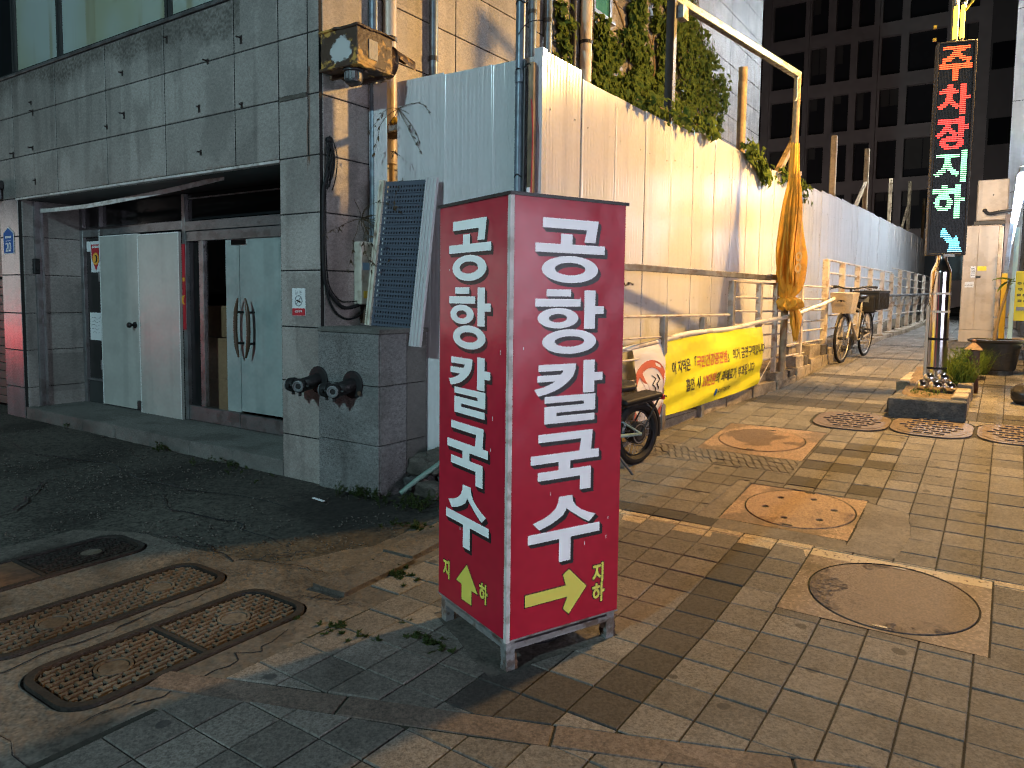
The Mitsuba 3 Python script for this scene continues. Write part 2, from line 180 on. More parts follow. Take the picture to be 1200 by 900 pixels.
def granite_tex(base, side=False):
    def fn(p, n, uv):
        q = noise(p.x*150, p.y*150, p.z*150)*.55 + noise(p.x*60+5, p.y*60, p.z*60)*.45
        k = 0.55 + 0.9*q
        t = cell_rand(dr.floor((p.x+p.y)*0.955+0.25), dr.floor(p.z*2.16+0.4), 3)
        k = k*(0.84 + 0.32*t)*(0.62 + 0.76*fbm(p.x*1.4+2, p.y*1.4, p.z*1.1+4, octaves=4))
        s = fbm(p.x*9, p.y*9, p.z*.45+2, octaves=3)
        k = k*(1 - 0.20*smoothstep(0.52, 0.70, s))
        k = k*(1 - .22*smoothstep(0.50, 0.62, fbm(p.x*2.6+31, p.y*2.6, p.z*1.6, octaves=5)))
        c = mi.Color3f(*base)*k
        if not side:                                               # soot and algae under the window sill, with a ragged lower rim
            edge = 3.86 - 0.34*fbm(p.x*1.3+7, 2.0, 0.0, octaves=5) + 0.10*noise(p.x*2.1, 4.0, 1.0)
            tongue = smoothstep(-0.05, 0.10, p.z-edge+.10*(fbm(p.x*20, p.z*9, 1.0, octaves=3)-.5))*dr.select((p.z < 3.97) & (p.x < -5.4), 1.0, 0.0)*(0.35+.65*noise(p.x*45, p.y*45, p.z*45))
            c = mix(c, mi.Color3f(0.030, 0.027, 0.022), tongue*0.75)
        if not side:
            rust = dr.select((dr.abs(p.x + 4.565 + 0.012*(noise(p.z*9, 2.0)-.5)) < 0.017) & (p.z < 3.25) & (p.z > 2.42 + 0.15*noise(p.x*90, 3.0)), 1.0, 0.0)
            c = mix(c, mi.Color3f(0.11, 0.045, 0.022), rust*(0.35+0.6*noise(p.x*130, p.z*8)))
            r2 = smoothstep(0.0, 0.02, 2.575 + 0.05*fbm(p.x*6, 1.0, octaves=4) - p.z)*dr.select((p.x > -7.7) & (p.x < -4.95) & (p.z > 2.56), 1.0, 0.0)
            c = mix(c, mi.Color3f(0.12, 0.055, 0.03), r2*0.7*noise(p.x*60, p.z*60))
        return c
    return proc(fn)
GR = (0.235, 0.220, 0.206)
gb = proc(lambda p, n, uv: noise(p.x*190, p.y*190, p.z*190))
mat('granite', granite_tex(GR), 0.5, bump=gb, bscale=0.0012)
mat('granite_side', granite_tex(GR, True), 0.55)
mat('granite_gloss', grain((0.15, 0.135, 0.14), 0.35, 150, 0.2, 0.25), 0.3, spec=0.7)
mat('granite_block', grain((0.150, 0.155, 0.155), 0.75, 130, 0.35, 0.3, dirtk=0.25), 0.5, bump=gb, bscale=0.0012)
mat('mortar', (0.014, 0.014, 0.013), 0.9)
_cb = proc(lambda p, n, uv: fbm(p.x*28, p.y*28, p.z*28, octaves=4))
mat('concrete', grain((0.078, 0.070, 0.060), 0.6, 120, 0, 0.5, dirt=(0.032, 0.027, 0.021), dirtk=0.6, bs=2.2), 0.85, bump=proc(lambda p, n, uv: fbm(p.x*28, p.y*28, p.z*28, octaves=4)), bscale=0.012)
mat('cement_light', grain((0.125, 0.112, 0.095), 0.5, 120, 0, 0.4, dirt=(0.07, 0.06, 0.05), dirtk=0.5, bs=4), 0.85, bump=_cb, bscale=0.008)
mat('blind', (0.11, 0.10, 0.09), 0.7)
mat('dark_wall', (0.13, 0.11, 0.105), 0.7)
mat('step_stone', grain((0.105, 0.105, 0.098), 0.4, 120, 0, 0.35, dirt=(0.05, 0.05, 0.045), dirtk=0.55), 0.75)
mat('asphalt', grain((0.040, 0.038, 0.032), 1.0, 70, 0, 0.75, dirt=(0.018, 0.017, 0.014), dirtk=0.7, bs=1.1), 0.85, bump=proc(lambda p, n, uv: noise(p.x*90, p.y*90, 0)*.5 + fbm(p.x*7, p.y*7, 0.0, octaves=4)*2), bscale=0.008)
_pb = proc(lambda p, n, uv: noise(p.x*240, p.y*240, p.z*240)*.6+noise(p.x*110, p.y*110, p.z*110)*.4)
def paver(key, base):
    B = C_(base)
    def fn(p, n, uv):
        a = noise(p.x*230, p.y*230, 3)*.5 + noise(p.x*100+4, p.y*100, 1)*.5
        tone = 0.84 + 0.32*cell_rand(dr.floor((p.x+0.845)/0.2), dr.floor((p.y+0.06)/0.207), 5)
        w = 0.74 + 0.52*fbm(p.x*2.4, p.y*2.4, 2.0, octaves=5)
        k = (0.40 + 1.2*a)*tone*w
        v = voronoi(p.x*3.1, p.y*3.1)
        r = 0.05 + 0.07*v[2]
        gum = smoothstep(r, r-0.025, v[0] + 0.05*noise(p.x*30, p.y*30))*dr.select(v[2] > 0.72, 1.0, 0.0)*0.75
        k = k*(1 - .20*smoothstep(0.56, 0.68, fbm(p.x*4.5+20, p.y*4.5, 7.0, octaves=5)))
        return mi.Color3f(*[B[i]*k*(1-gum) + 0.02*gum for i in range(3)])
    return mat(key, proc(fn), 0.82, bump=_pb, bscale=0.0022)
paver('paver_grey', (0.090, 0.083, 0.073)); paver('paver_pale', (0.113, 0.104, 0.092)); paver('paver_dark', (0.032, 0.029, 0.026)); paver('paver_cream', (0.31, 0.25, 0.165)); paver('paver_brown', (0.088, 0.068, 0.055))
mat('joint_sand', grain((0.018, 0.016, 0.012), 0.7, 150, 0, 0.5, dirt=(0.016, 0.020, 0.009), dirtk=0.7), 0.95)
def terrazzo(key, base, chip, cream=False):
    def fn(p, n, uv):
        v = voronoi(p.x*85, p.y*85)
        c = mi.Color3f(*base)*(0.75+0.5*v[2])
        c = mix(c, mi.Color3f(*chip), dr.select(v[2] > 0.80, 0.75, 0.0))
        b = fbm(p.x*3.2+1, p.y*3.2, 1.0, octaves=5)
        c = mix(c, c*0.5, smoothstep(0.48, 0.62, b))
        if cream:
            e = smoothstep(0.0, 0.012, p.y - (4.225 + 0.02*fbm(p.x*9, 2.0, octaves=4)))*smoothstep(0.25, 0.5, noise(p.x*80, p.y*80)+.2)
            c = mix(c, mi.Color3f(0.34, 0.28, 0.19), e*0.9)
        return c
    return mat(key, proc(fn), 0.7, bump=_pb, bscale=0.003)
terrazzo('frame_brown', (0.112, 0.084, 0.068), (0.17, 0.13, 0.105), True); terrazzo('frame_orange', (0.23, 0.15, 0.095), (0.31, 0.21, 0.14)); terrazzo('frame_tan', (0.19, 0.125, 0.08), (0.27, 0.19, 0.13))
def worn_cover(key, base, worn, thr):
    def fn(p, n, uv):
        b = fbm(p.x*4.1+5, p.y*4.1, 1.0, octaves=5)
        c = mix(mi.Color3f(*base), mi.Color3f(*worn), smoothstep(thr, thr+.07, b))
        return c*(0.6+0.8*noise(p.x*150, p.y*150))
    def bp(p, n, uv):
        b = fbm(p.x*4.1+5, p.y*4.1, 1.0, octaves=5)
        return noise(p.x*75, p.y*75, 1.0)*smoothstep(thr, thr+.07, b) + 0.1*noise(p.x*240, p.y*240)
    return mat(key, proc(fn), 0.75, bump=proc(bp), bscale=0.012)
worn_cover('cover_worn', (0.098, 0.073, 0.060), (0.062, 0.045, 0.038), 0.50); worn_cover('cover_orange', (0.24, 0.155, 0.095), (0.20, 0.125, 0.08), 0.6); worn_cover('cover_tan', (0.19, 0.12, 0.075), (0.10, 0.064, 0.044), 0.46)
mat('cast_iron', grain((0.024, 0.021, 0.018), 0.6, 120, 0, 0.4, dirt=(0.035, 0.020, 0.012), dirtk=0.5), 0.55, metal=0.2, bump=_pb, bscale=0.002)
mat('cast_iron_worn', grain((0.115, 0.098, 0.076), 0.5, 120, 0, 0.4, dirt=(0.085, 0.055, 0.03), dirtk=0.6, bs=5), 0.5, metal=0.25)
mat('iron_pit', grain((0.012, 0.010, 0.009), 0.5, 90, 0, 0.4), 0.8)
mat('iron_worn_brown', grain((0.125, 0.09, 0.072), 0.5, 140, 0, 0.35, dirt=(0.08, 0.05, 0.035), dirtk=0.5, bs=4), 0.55, metal=0.2)
mat('rust_dark', (0.018, 0.014, 0.012), 0.8)
mat('rust_plate', grain((0.10, 0.055, 0.03), 0.5, 60, 0, 0.5, dirt=(0.035, 0.025, 0.02), dirtk=0.7), 0.7)
mat('iron_brown', grain((0.085, 0.062, 0.052), 0.5, 140, 0, 0.35, dirt=(0.055, 0.034, 0.024), dirtk=0.5, bs=4), 0.6, metal=0.2)
def fence_tex(p, n, uv):
    s = fbm(p.x*11, p.y*11, p.z*.35, octaves=3)
    k = 1 - 0.10*smoothstep(0.5, 0.75, s)
    b = smoothstep(0.60, 0.72, fbm(p.x*2.6+5, p.y*2.6, p.z*3.5, octaves=5))
    c = mi.Color3f(0.50, 0.505, 0.515)*k*(0.96+.08*noise(p.x*50, p.y*50, p.z*50))
    c = mix(c, mi.Color3f(0.40, 0.37, 0.32), b*0.13)
    return c
mat('fence_white', proc(fence_tex), proc(lambda p, n, uv: 0.12 + 0.12*fbm(p.x*4, p.y*4, p.z*1.2, octaves=3)), spec=0.6)
mat('fence_lip', (0.50, 0.49, 0.46), 0.35)
mat('steel_grey', grain((0.22, 0.22, 0.22), 0.15, 40, 0.3, 0.35, dirt=(0.13, 0.075, 0.04), dirtk=0.5, bs=6), 0.4, metal=0.4)
mat('rail_paint', grain((0.46, 0.42, 0.36), 0.12, 60, 0.0, 0.2, dirt=(0.22, 0.12, 0.06), dirtk=0.6, bs=9), 0.45)
mat('pipe_white', grain((0.66, 0.63, 0.57), 0.1, 60, 0, 0.15, dirt=(0.34, 0.24, 0.15), dirtk=0.5, bs=9), 0.35)
mat('scaffold_blue', grain((0.13, 0.17, 0.21), 0.2, 60, 0.2, 0.35, dirt=(0.05, 0.045, 0.04), dirtk=0.4, bs=8), 0.4, metal=0.3)
mat('timber', grain((0.34, 0.25, 0.15), 0.25, 40, 0.6, 0.3, dirt=(0.14, 0.10, 0.06), dirtk=0.5, bs=5), 0.75)
mat('beige_pipe', (0.50, 0.41, 0.32), 0.4)
mat('dark_metal', grain((0.035, 0.035, 0.036), 0.2, 60, 0, 0.3), 0.45, metal=0.3)
mat('black_rubber', grain((0.009, 0.009, 0.010), 0.4, 150, 0, 0.4), 0.65, spec=0.3)
mat('black_plastic', (0.014, 0.014, 0.015), 0.5, spec=0.3)
mat('sign_red', grain((0.38, 0.011, 0.030), 0.06, 30, 0.10, 0.14), 0.30, spec=0.5, bump=proc(lambda p, n, uv: fbm(p.x*4, p.y*4, p.z*3, octaves=3)), bscale=0.012)
mat('letter_white', (0.82, 0.84, 0.84), 0.35)
mat('print_black', (0.012, 0.012, 0.014), 0.4)
mat('print_yellow', (0.66, 0.58, 0.10), 0.4)
mat('trim_pale', grain((0.50, 0.48, 0.46), 0.1, 70, 0.2, 0.2, dirt=(0.2, 0.15, 0.11), dirtk=0.5, bs=14), 0.45)
mat('galv', grain((0.30, 0.31, 0.31), 0.25, 90, 0, 0.3, dirt=(0.12, 0.07, 0.04), dirtk=0.7, bs=15), 0.45, metal=0.6)
def rusty_box(p, n, uv):
    b = fbm(p.x*9+3, p.y*9, p.z*9, octaves=5)
    e = fbm(p.x*30, p.y*30, p.z*30, octaves=3)
    m = smoothstep(0.36, 0.47, b*0.75+e*0.25)
    cx = dr.square((p.x+4.17)/0.11) + dr.square((p.z-3.30)/0.095)
    bare = smoothstep(1.15, 0.75, cx + (e-0.5)*1.2)*dr.select(p.y < 3.868, 1.0, 0.0)
    c = mix(mi.Color3f(0.42, 0.24, 0.05), mi.Color3f(0.045, 0.025, 0.014), m)
    return mix(c, mi.Color3f(0.40, 0.42, 0.42), bare)
mat('rusty_paint', proc(rusty_box), 0.6, bump=proc(lambda p, n, uv: fbm(p.x*40, p.y*40, p.z*40, octaves=4)), bscale=0.006)
mat('grey_plastic', grain((0.13, 0.14, 0.145), 0.2, 60, 0, 0.3), 0.5)
mat('mesh_blue', (0.060, 0.076, 0.105), 0.5)
mat('cream_sheet', grain((0.52, 0.50, 0.42), 0.1, 60, 0.3, 0.15, dirt=(0.24, 0.19, 0.12), dirtk=0.5, bs=8), 0.4)
mat('door_paint', grain((0.38, 0.385, 0.36), 0.06, 40, 0.12, 0.12, dirt=(0.30, 0.31, 0.29), dirtk=0.3, bs=3), 0.30, spec=0.5)
mat('door_edge', (0.62, 0.64, 0.63), 0.3)
mat('brushed', grain((0.23, 0.23, 0.235), 0.2, 90, 0, 0.3, dirt=(0.12, 0.10, 0.09), dirtk=0.5, bs=6), 0.35, metal=0.7)
mat('frosted', grain((0.285, 0.34, 0.335), 0.08, 40, 0.12, 0.15, dirt=(0.20, 0.26, 0.26), dirtk=0.5, bs=2.5), 0.25, spec=0.6)
scene['clear_glass'] = {'type': 'thindielectric', 'int_ior': 1.5}
mat('dark_glass', (0.010, 0.011, 0.012), 0.08, spec=0.6)
def win_tex(p, n, uv):
    s = fbm(p.x*5+2, 1.0, p.z*.35, octaves=4); b = fbm(p.x*.8, 2.0, p.z*.6, octaves=3)
    c = mix(mi.Color3f(0.25, 0.28, 0.20), mi.Color3f(0.29, 0.345, 0.33), smoothstep(.35, .65, b))
    return mix(c, mi.Color3f(0.19, 0.17, 0.09), smoothstep(.55, .75, s)*.7)
mat('window_film', proc(win_tex), 0.22, spec=0.6)
mat('frame_dark', (0.03, 0.034, 0.034), 0.4)
mat('interior', (0.05, 0.045, 0.04), 0.9)
mat('cardboard', grain((0.28, 0.17, 0.09), 0.15, 60, 0, 0.2), 0.85)
mat('wood_handle', grain((0.075, 0.04, 0.022), 0.2, 70, 0, 0.3), 0.4)
mat('paper', (0.62, 0.64, 0.65), 0.7)
mat('ink_red', (0.42, 0.02, 0.03), 0.5); mat('ink_blue', (0.03, 0.10, 0.32), 0.7, spec=0.2); mat('ink_orange', (0.70, 0.33, 0.04), 0.5); mat('ink_grey', (0.22, 0.23, 0.25), 0.6); mat('ink_sky', (0.20, 0.36, 0.52), 0.5)
mat('banner_yellow', grain((0.70, 0.66, 0.02), 0.04, 40, 0, 0.10, dirt=(0.52, 0.48, 0.06), dirtk=0.4, bs=3), 0.55)
mat('banner_white', (0.66, 0.63, 0.60), 0.55)
mat('banner_red', (0.50, 0.12, 0.07), 0.55)
mat('banner_ink', (0.05, 0.04, 0.035), 0.55)
mat('tarp_orange', grain((0.74, 0.37, 0.035), 0.08, 120, 0.15, 0.2, dirt=(0.42, 0.20, 0.04), dirtk=0.4, bs=6), 0.7)
mat('tarp_pale', (0.62, 0.42, 0.16), 0.7)
mat('masonry', grain((0.25, 0.215, 0.165), 0.4, 110, 0.3, 0.5, dirt=(0.10, 0.085, 0.065), dirtk=0.7, bs=4), 0.85, bump=proc(lambda p, n, uv: fbm(p.x*30, p.y*30, p.z*30, octaves=4)), bscale=0.012)
mat('masonry_dark', grain((0.045, 0.045, 0.045), 0.6, 90, 0, 0.6, dirt=(0.11, 0.10, 0.085), dirtk=0.6, bs=7), 0.8, bump=proc(lambda p, n, uv: fbm(p.x*35, p.y*35, p.z*35, octaves=4)), bscale=0.015)
mat('soil', grain((0.09, 0.065, 0.04), 0.8, 80, 0, 0.5), 0.95)
mat('bike_cream', (0.30, 0.275, 0.235), 0.4); mat('bike_teal', (0.16, 0.25, 0.26), 0.35)
mat('basket_beige', grain((0.36, 0.31, 0.245), 0.25, 160, 0, 0.15), 0.7)
mat('chrome', (0.80, 0.80, 0.80), 0.06, metal=1.0)
mat('steel_pole', grain((0.72, 0.72, 0.72), 0.04, 60, 0, 0.06), 0.14, metal=1.0)
mat('led_case', (0.035, 0.030, 0.028), 0.5)
mat('led_face', (0.012, 0.011, 0.010), 0.35)
mat('tape', (0.55, 0.53, 0.48), 0.5)
mat('cabinet_beige', grain((0.50, 0.42, 0.33), 0.05, 40, 0.15, 0.10, dirt=(0.36, 0.28, 0.2), dirtk=0.4, bs=4), 0.4)
mat('bollard_rust', grain((0.08, 0.036, 0.02), 0.5, 90, 0, 0.5, dirt=(0.16, 0.08, 0.03), dirtk=0.4, bs=9), 0.6)
mat('pot_black', grain((0.022, 0.02, 0.019), 0.3, 60, 0, 0.3), 0.4)
mat('bark', (0.17, 0.12, 0.06), 0.8)
def leaf(key, c1, c2, s=23.0):
    A, B = C_(c1), C_(c2)
    def fn(p, n, uv):
        t, k = noise(p.x*s, p.y*s, p.z*s), 0.7+.6*noise(p.x*160, p.y*160, p.z*160)
        return mi.Color3f(*[(A[i]*(1-t)+B[i]*t)*k for i in range(3)])
    scene[key] = {'type': 'principledthin', 'base_color': proc(fn), 'roughness': 0.5, 'diff_trans': 0.5, 'spec_trans': 0.0, 'eta': 1.4}
    return key
leaf('ivy_leaf', (0.045, 0.085, 0.018), (0.13, 0.165, 0.04)); leaf('grass_leaf', (0.045, 0.085, 0.018), (0.13, 0.17, 0.035)); leaf('weed_leaf', (0.022, 0.036, 0.013), (0.05, 0.07, 0.025)); leaf('dry_leaf', (0.06, 0.045, 0.03), (0.12, 0.09, 0.055))
mat('tower_wall', grain((0.44, 0.375, 0.35), 0.1, 3, 0, 0.25, bs=.2), 0.8)
mat('tower_glass', (0.048, 0.046, 0.050), 0.12, spec=0.5)
mat('pale_wall', grain((0.44, 0.45, 0.48), 0.08, 20, 0.2, 0.15, bs=.6), 0.75)
mat('lamp_body', (0.10, 0.10, 0.10), 0.5); mat('lamp_glass', (0.7, 0.7, 0.7), 0.4)
mat('yellow_paint', (0.55, 0.36, 0.03), 0.5); mat('sky_blue_paint', (0.34, 0.52, 0.58), 0.45); mat('menu_yellow', (0.74, 0.60, 0.03), 0.5)
mat('shutter_brown', (0.11, 0.085, 0.075), 0.5)
mat('hose_green', (0.13, 0.22, 0.19), 0.5)
mat('teal_pane', (0.05, 0.20, 0.20), 0.1, spec=0.6)

# ------------------------------------------------------------------ ground
_gz = PchipInterpolator([-60, 3.0, 3.9, 5.0, 6.3, 8.3, 10.2, 11.1, 16, 30, 90], [0, 0, .05, .15, .28, .44, .57, .62, .76, .95, 1.4])
def zg(x, y):
    t = np.clip((np.asarray(x, float)+3.6)/0.9, 0, 1)
    return _gz(np.clip(y, -60, 90))*t*t*(3-2*t)
def sheet(poly, cell, dz, wob=0.0, ws=3.0):
    """an even sheet following the ground, cut to the polygon"""
    x0, y0, x1, y1 = poly.bounds; ms = []
    for x in np.arange(x0, x1, cell):
        for y in np.arange(y0, y1, cell):
            g = poly.intersection(sbox(x, y, min(x+cell, x1), min(y+cell, y1)))
            for q in getattr(g, 'geoms', [g]):
                if q.geom_type == 'Polygon' and q.area > 1e-7:
                    v, f = trimesh.creation.triangulate_polygon(q, engine='earcut'); ms.append((v, f))
    V, Fc, n = [], [], 0
    for v, f in ms:
        V.append(v); Fc.append(np.asarray(f)+n); n += len(v)
    V = np.vstack(V); z = zg(V[:, 0], V[:, 1]) + dz
    if wob: z = z + wob*(meshkit.fbm(np.c_[V*ws, V[:, :1]*0], 4)-.5)
    m = trimesh.Trimesh(np.c_[V, z], np.vstack(Fc), process=False); m.merge_vertices(digits_vertex=6)
    if m.face_normals[:, 2].mean() < 0: m.invert()
    return m
xs = np.unique(np.r_[np.linspace(-140, -14, 22), np.arange(-14, 4, .2), np.linspace(4, 140, 22)]); ys = np.unique(np.r_[np.linspace(-120, -4, 18), np.arange(-4, 16, .2), np.linspace(16, 200, 50)])
gx, gy = np.meshgrid(xs, ys, indexing='ij')
near = ((gx > -14) & (gx < 4) & (gy > -4) & (gy < 16))
gzv = zg(gx, gy) - 0.012 + np.where(near, 0.016*(meshkit.fbm(np.stack([gx*1.1, gy*1.1, gx*0], -1), 4)-0.5), 0)
i, j = np.meshgrid(np.arange(len(xs)-1), np.arange(len(ys)-1), indexing='ij'); w_ = len(ys); a_ = (i*w_+j).ravel()
struct('ground', trimesh.Trimesh(np.c_[gx.ravel(), gy.ravel(), gzv.ravel()], np.vstack([np.c_[a_, a_+w_, a_+w_+1], np.c_[a_, a_+w_+1, a_+1]]), process=False), 'asphalt', 'dark worn asphalt in front of the granite building', smooth=True)

# the concrete apron round the cast iron covers, with a ragged edge
_edge = [(-4.75, .5), (-2.2, .5), (-2.42, 1.0), (-2.34, 1.5), (-2.46, 2.0), (-2.42, 2.5), (-2.5, 3.1), (-2.62, 3.6), (-2.68, 4.0), (-2.9, 4.1), (-3.1, 3.6), (-3.06, 3.1), (-3.2, 2.75), (-3.35, 2.52), (-3.9, 2.42), (-4.4, 2.4), (-4.8, 2.2)]
def ragged(pts, amp=.035, n=320, seed=1):
    L = LineString(pts + pts[:1]); p = np.array([L.interpolate(t, normalized=True).coords[0] for t in np.linspace(0, 1, n, endpoint=False)])
    d = np.stack([meshkit.fbm(np.c_[p*6, p[:, :1]*0], 5, seed+k)-.5 for k in range(2)], 1); return Polygon(p + d*2*amp).buffer(0)
COVERS = [(-3.12, -2.66, 1.18, 2.28), (-3.72, -3.30, 1.16, 2.29), (-4.52, -4.09, 1.15, 2.30)]
holes = unary_union([rrect(a-.012, b+.012, c-.012, d+.012, .13) for a, b, c, d in COVERS])
struct('concrete_apron', sheet(ragged(_edge).difference(holes), .25, .002, .012, 2.0), 'concrete', 'cracked pale concrete apron around the cast iron covers', smooth=40)
def crack(pts, w, seed):
    r = random.Random(seed); L_ = LineString(pts); n = 26; p = [np.array(L_.interpolate(t, normalized=True).coords[0]) + np.array([r.gauss(0, .018), r.gauss(0, .018)]) for t in np.linspace(0, 1, n)]
    lo, hi = [], []
    for i, q in enumerate(p):
        d = unit(p[min(i+1, n-1)]-p[max(i-1, 0)]); s_ = np.array([-d[1], d[0]])*w*(.35+.9*r.random())*math.sin(math.pi*(i+.4)/n); lo.append(q-s_); hi.append(q+s_)
    return Polygon(lo+hi[::-1]).buffer(0)
CR = unary_union([crack(q, w, k) for k, (q, w) in enumerate([([(-4.6, 2.35), (-4.0, 2.50), (-3.5, 2.45), (-3.2, 2.62), (-2.75, 2.55)], .007), ([(-3.5, 2.45), (-3.35, 2.7), (-3.2, 2.95)], .006), ([(-2.62, 1.1), (-2.5, 1.6), (-2.58, 2.2)], .005), ([(-3.22, .9), (-3.2, 1.4), (-3.24, 2.3)], .005), ([(-4.7, 1.1), (-3.9, 1.0), (-3.2, 1.05), (-2.4, .95)], .006), ([(-2.9, 2.3), (-2.7, 2.4), (-2.5, 2.42)], .006)])])
add('crack', sheet(CR, .3, .0065), 'print_black', 'concrete_apron')
AC = unary_union([crack(q, w, 30+k) for k, (q, w) in enumerate([([(-8.5, 3.2), (-7.4, 3.0), (-6.5, 3.25), (-5.4, 3.1), (-4.4, 3.3), (-3.5, 3.2)], .012), ([(-6.5, 3.25), (-6.2, 2.6), (-5.6, 2.2), (-5.3, 1.5)], .010), ([(-5.4, 3.1), (-4.8, 2.8), (-4.1, 2.85), (-3.4, 2.75)], .010)])])
tag(add('tar_seam', sheet(AC, .3, .004), 'print_black', 'ground'), kind='stuff')
gr_ = np.random.default_rng(17); gp = []
while len(gp) < 2600:
    x, y = gr_.uniform(-9, -2.7), gr_.uniform(.9, 3.85)
    if meshkit.fbm(np.array([x*1.5, y*1.5, 2.0]), 3) > .47 and not holes.contains(Point(x, y)): gp.append((x, y, gr_.uniform(.003, .010)))
gm = []
for x, y, q in gp: m = trimesh.creation.icosahedron(); m.apply_scale((q, q*.8, q*.6)); m.apply_translation((x, y, float(zg(x, y))+.002)); gm.append(m)
tag(add('grit', gm, 'concrete', 'ground'), kind='stuff')
# weathered kerb strips along the edge of the paving
def ribbon(p0, p1, w, top, base=-.03, n=10, amp=.006, seed=0):
    p0, p1 = np.array(p0, float), np.array(p1, float); d = unit(p1-p0); s = np.array([-d[1], d[0]]); ms = []
    q = [p0-s*w/2, p0+s*w/2, p1+s*w/2, p1-s*w/2]
    top_ = [(*c, float(zg(*c))+top) for c in q]; bot = [(*c, float(zg(*c))+base) for c in q]
    return rough(trimesh.convex.convex_hull(np.array(top_+bot)), .06, amp, 9, seed)
k = fresh('kerb_strip'); tag(k, 'row of worn concrete kerb pieces between the apron and the paving', None, None, 'structure')
for a, (y0, y1, xo, tp) in enumerate([(2.45, 3.0, -2.76, .026), (3.02, 3.55, -2.82, .030), (3.57, 4.05, -2.9, .026)]):
    add('kerb_piece', ribbon((xo, y0), (xo-.03, y1), .22, tp, seed=a), 'concrete', k, 40)

# ------------------------------------------------------------------ the paving
F1 = (-.845, .005, 3.535, 4.335); F2 = (-1.455, -.70, 4.52, 5.235); F3 = (-2.105, -1.265, 5.90, 6.82)
struct('pavement', sheet(Polygon([(-2.5, .3), (2.4, .3), (2.4, 16), (2.0, 32), (-1.75, 32), (-2.0, 16), (-2.05, 9.6), (-2.5, 7), (-2.72, 5.6), (-2.66, 4.1), (-2.45, 2.6)]), .2, .0035), 'joint_sand', 'sandy joints under the concrete paving stones', smooth=40)
band_axis = LineString([(-2.66, 1.49), (-2.15, 1.70), (-1.7, 1.86), (-.82, 2.22), (-.28, 2.43), (.9, 2.86)])
band = band_axis.buffer(.062, cap_style=2)
row_dark = Polygon([(-2.7, 4.355), (-1.46, 4.355), (-1.46, 4.50), (-2.7, 4.50)])
patch = ragged([(-.70, 4.37), (-.44, 4.40), (-.40, 4.75), (-.45, 5.12), (-.69, 5.22)], .02, 80, 3).union(ragged([(-1.6, 4.36), (-.69, 4.36), (-.70, 4.52), (-1.46, 4.52), (-1.47, 5.28), (-1.56, 5.28)], .012, 100, 5))
herring = Polygon([(-2.52, 5.57), (-1.27, 5.57), (-1.27, 5.88), (-2.52, 5.88)])
plinth = Polygon([(-.90, 7.75), (-.27, 7.75), (-.27, 10.3), (-.96, 10.3)])
IRON = [(-1.15, 7.36), (-.51, 7.40), (.15, 7.42)]
iron_foot = unary_union([rrect(x-.33, x+.33, y-.36, y+.36, .24) for x, y in IRON])
sign_foot = ragged([(-2.16, 2.56), (-1.60, 2.24), (-1.35, 2.86), (-1.9, 3.12)], .02, 60, 8)
frames = unary_union([sbox(a-.008, c-.008, b+.008, d+.008) for a, b, c, d in (F1, F2, F3)])
blocked = unary_union([band.buffer(.004), row_dark, patch, herring, plinth, iron_foot.buffer(.015), frames, holes, sign_foot])
_kx = PchipInterpolator([-1, 2.6, 4.1, 5.3, 6.2, 6.75, 8.4, 8.8, 10.2, 12.3, 15.3, 18.2, 40], [-2.3, -2.36, -2.55, -2.68, -2.60, -2.50, -2.17, -2.10, -2.05, -1.96, -1.95, -1.82, -1.7])
def kerb_x(y): return float(_kx(y))
GAP = .0032
def paver_mesh(poly, jit, rng):
    """one stone: its top follows the ground, its rim is chamfered where it is whole"""
    c = np.array(poly.centroid.coords[0]); sx, sy = rng.normal(0, .004, 2); dz = rng.normal(0, .0012)
    def Z(p, h): return zg(p[:, 0], p[:, 1]) + h + dz + (p[:, 0]-c[0])*sx + (p[:, 1]-c[1])*sy
    o = np.array(poly.exterior.coords)[:-1]
    if poly.exterior.is_ccw is False: o = o[::-1]
    inn = poly.buffer(-.003, join_style=2)
    if len(o) == 4 and inn.geom_type == 'Polygon' and not inn.is_empty and len(inn.exterior.coords) == 5:
        q = c + (o-c)*(1-.003/np.maximum(np.abs(o-c), .02))
    else: q = c + (o-c)*.985
    n = len(o)
    v = np.vstack([np.c_[q, Z(q, .010)], np.c_[o, Z(o, .0065)], np.c_[o, Z(o, -.03)]])
    if len(poly.interiors) == 0:
        _, ft = trimesh.creation.triangulate_polygon(Polygon(q), engine='earcut') if n != 4 else (0, np.array([[0, 1, 2], [0, 2, 3]]))
    f = [list(t) for t in ft]
    for a in range(n):
        b = (a+1) % n
        f += [[a, n+a, n+b], [a, n+b, b], [n+a, 2*n+a, 2*n+b], [n+a, 2*n+b, n+b]]
    m = trimesh.Trimesh(v, np.array(f), process=False)
    if m.face_normals[:len(ft), 2].mean() < 0: m.faces[:len(ft)] = m.faces[:len(ft), ::-1]
    return m
stones = []
rng = np.random.default_rng(11)
X0, PX, Y0, PY = -.845, .2, 2.63, .207
for a in range(-10, 15):
    for b in range(-11, 8):
        x, y = X0+a*PX, Y0+b*PY
        if not (.6 < y < 4.15): continue
        if x < (-2.67 if y > 2.6 else -2.46) or x > 1.9: continue
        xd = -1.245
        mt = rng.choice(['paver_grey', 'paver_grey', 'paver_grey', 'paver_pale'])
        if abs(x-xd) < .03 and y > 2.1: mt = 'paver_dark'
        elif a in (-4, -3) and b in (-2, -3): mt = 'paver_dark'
        elif x < -1.3 and 2.4 < y < 3.4: mt = rng.choice(['paver_pale', 'paver_grey'])
        stones.append((sbox(x+GAP, y+GAP, x+PX-GAP, y+PY-GAP), mt))
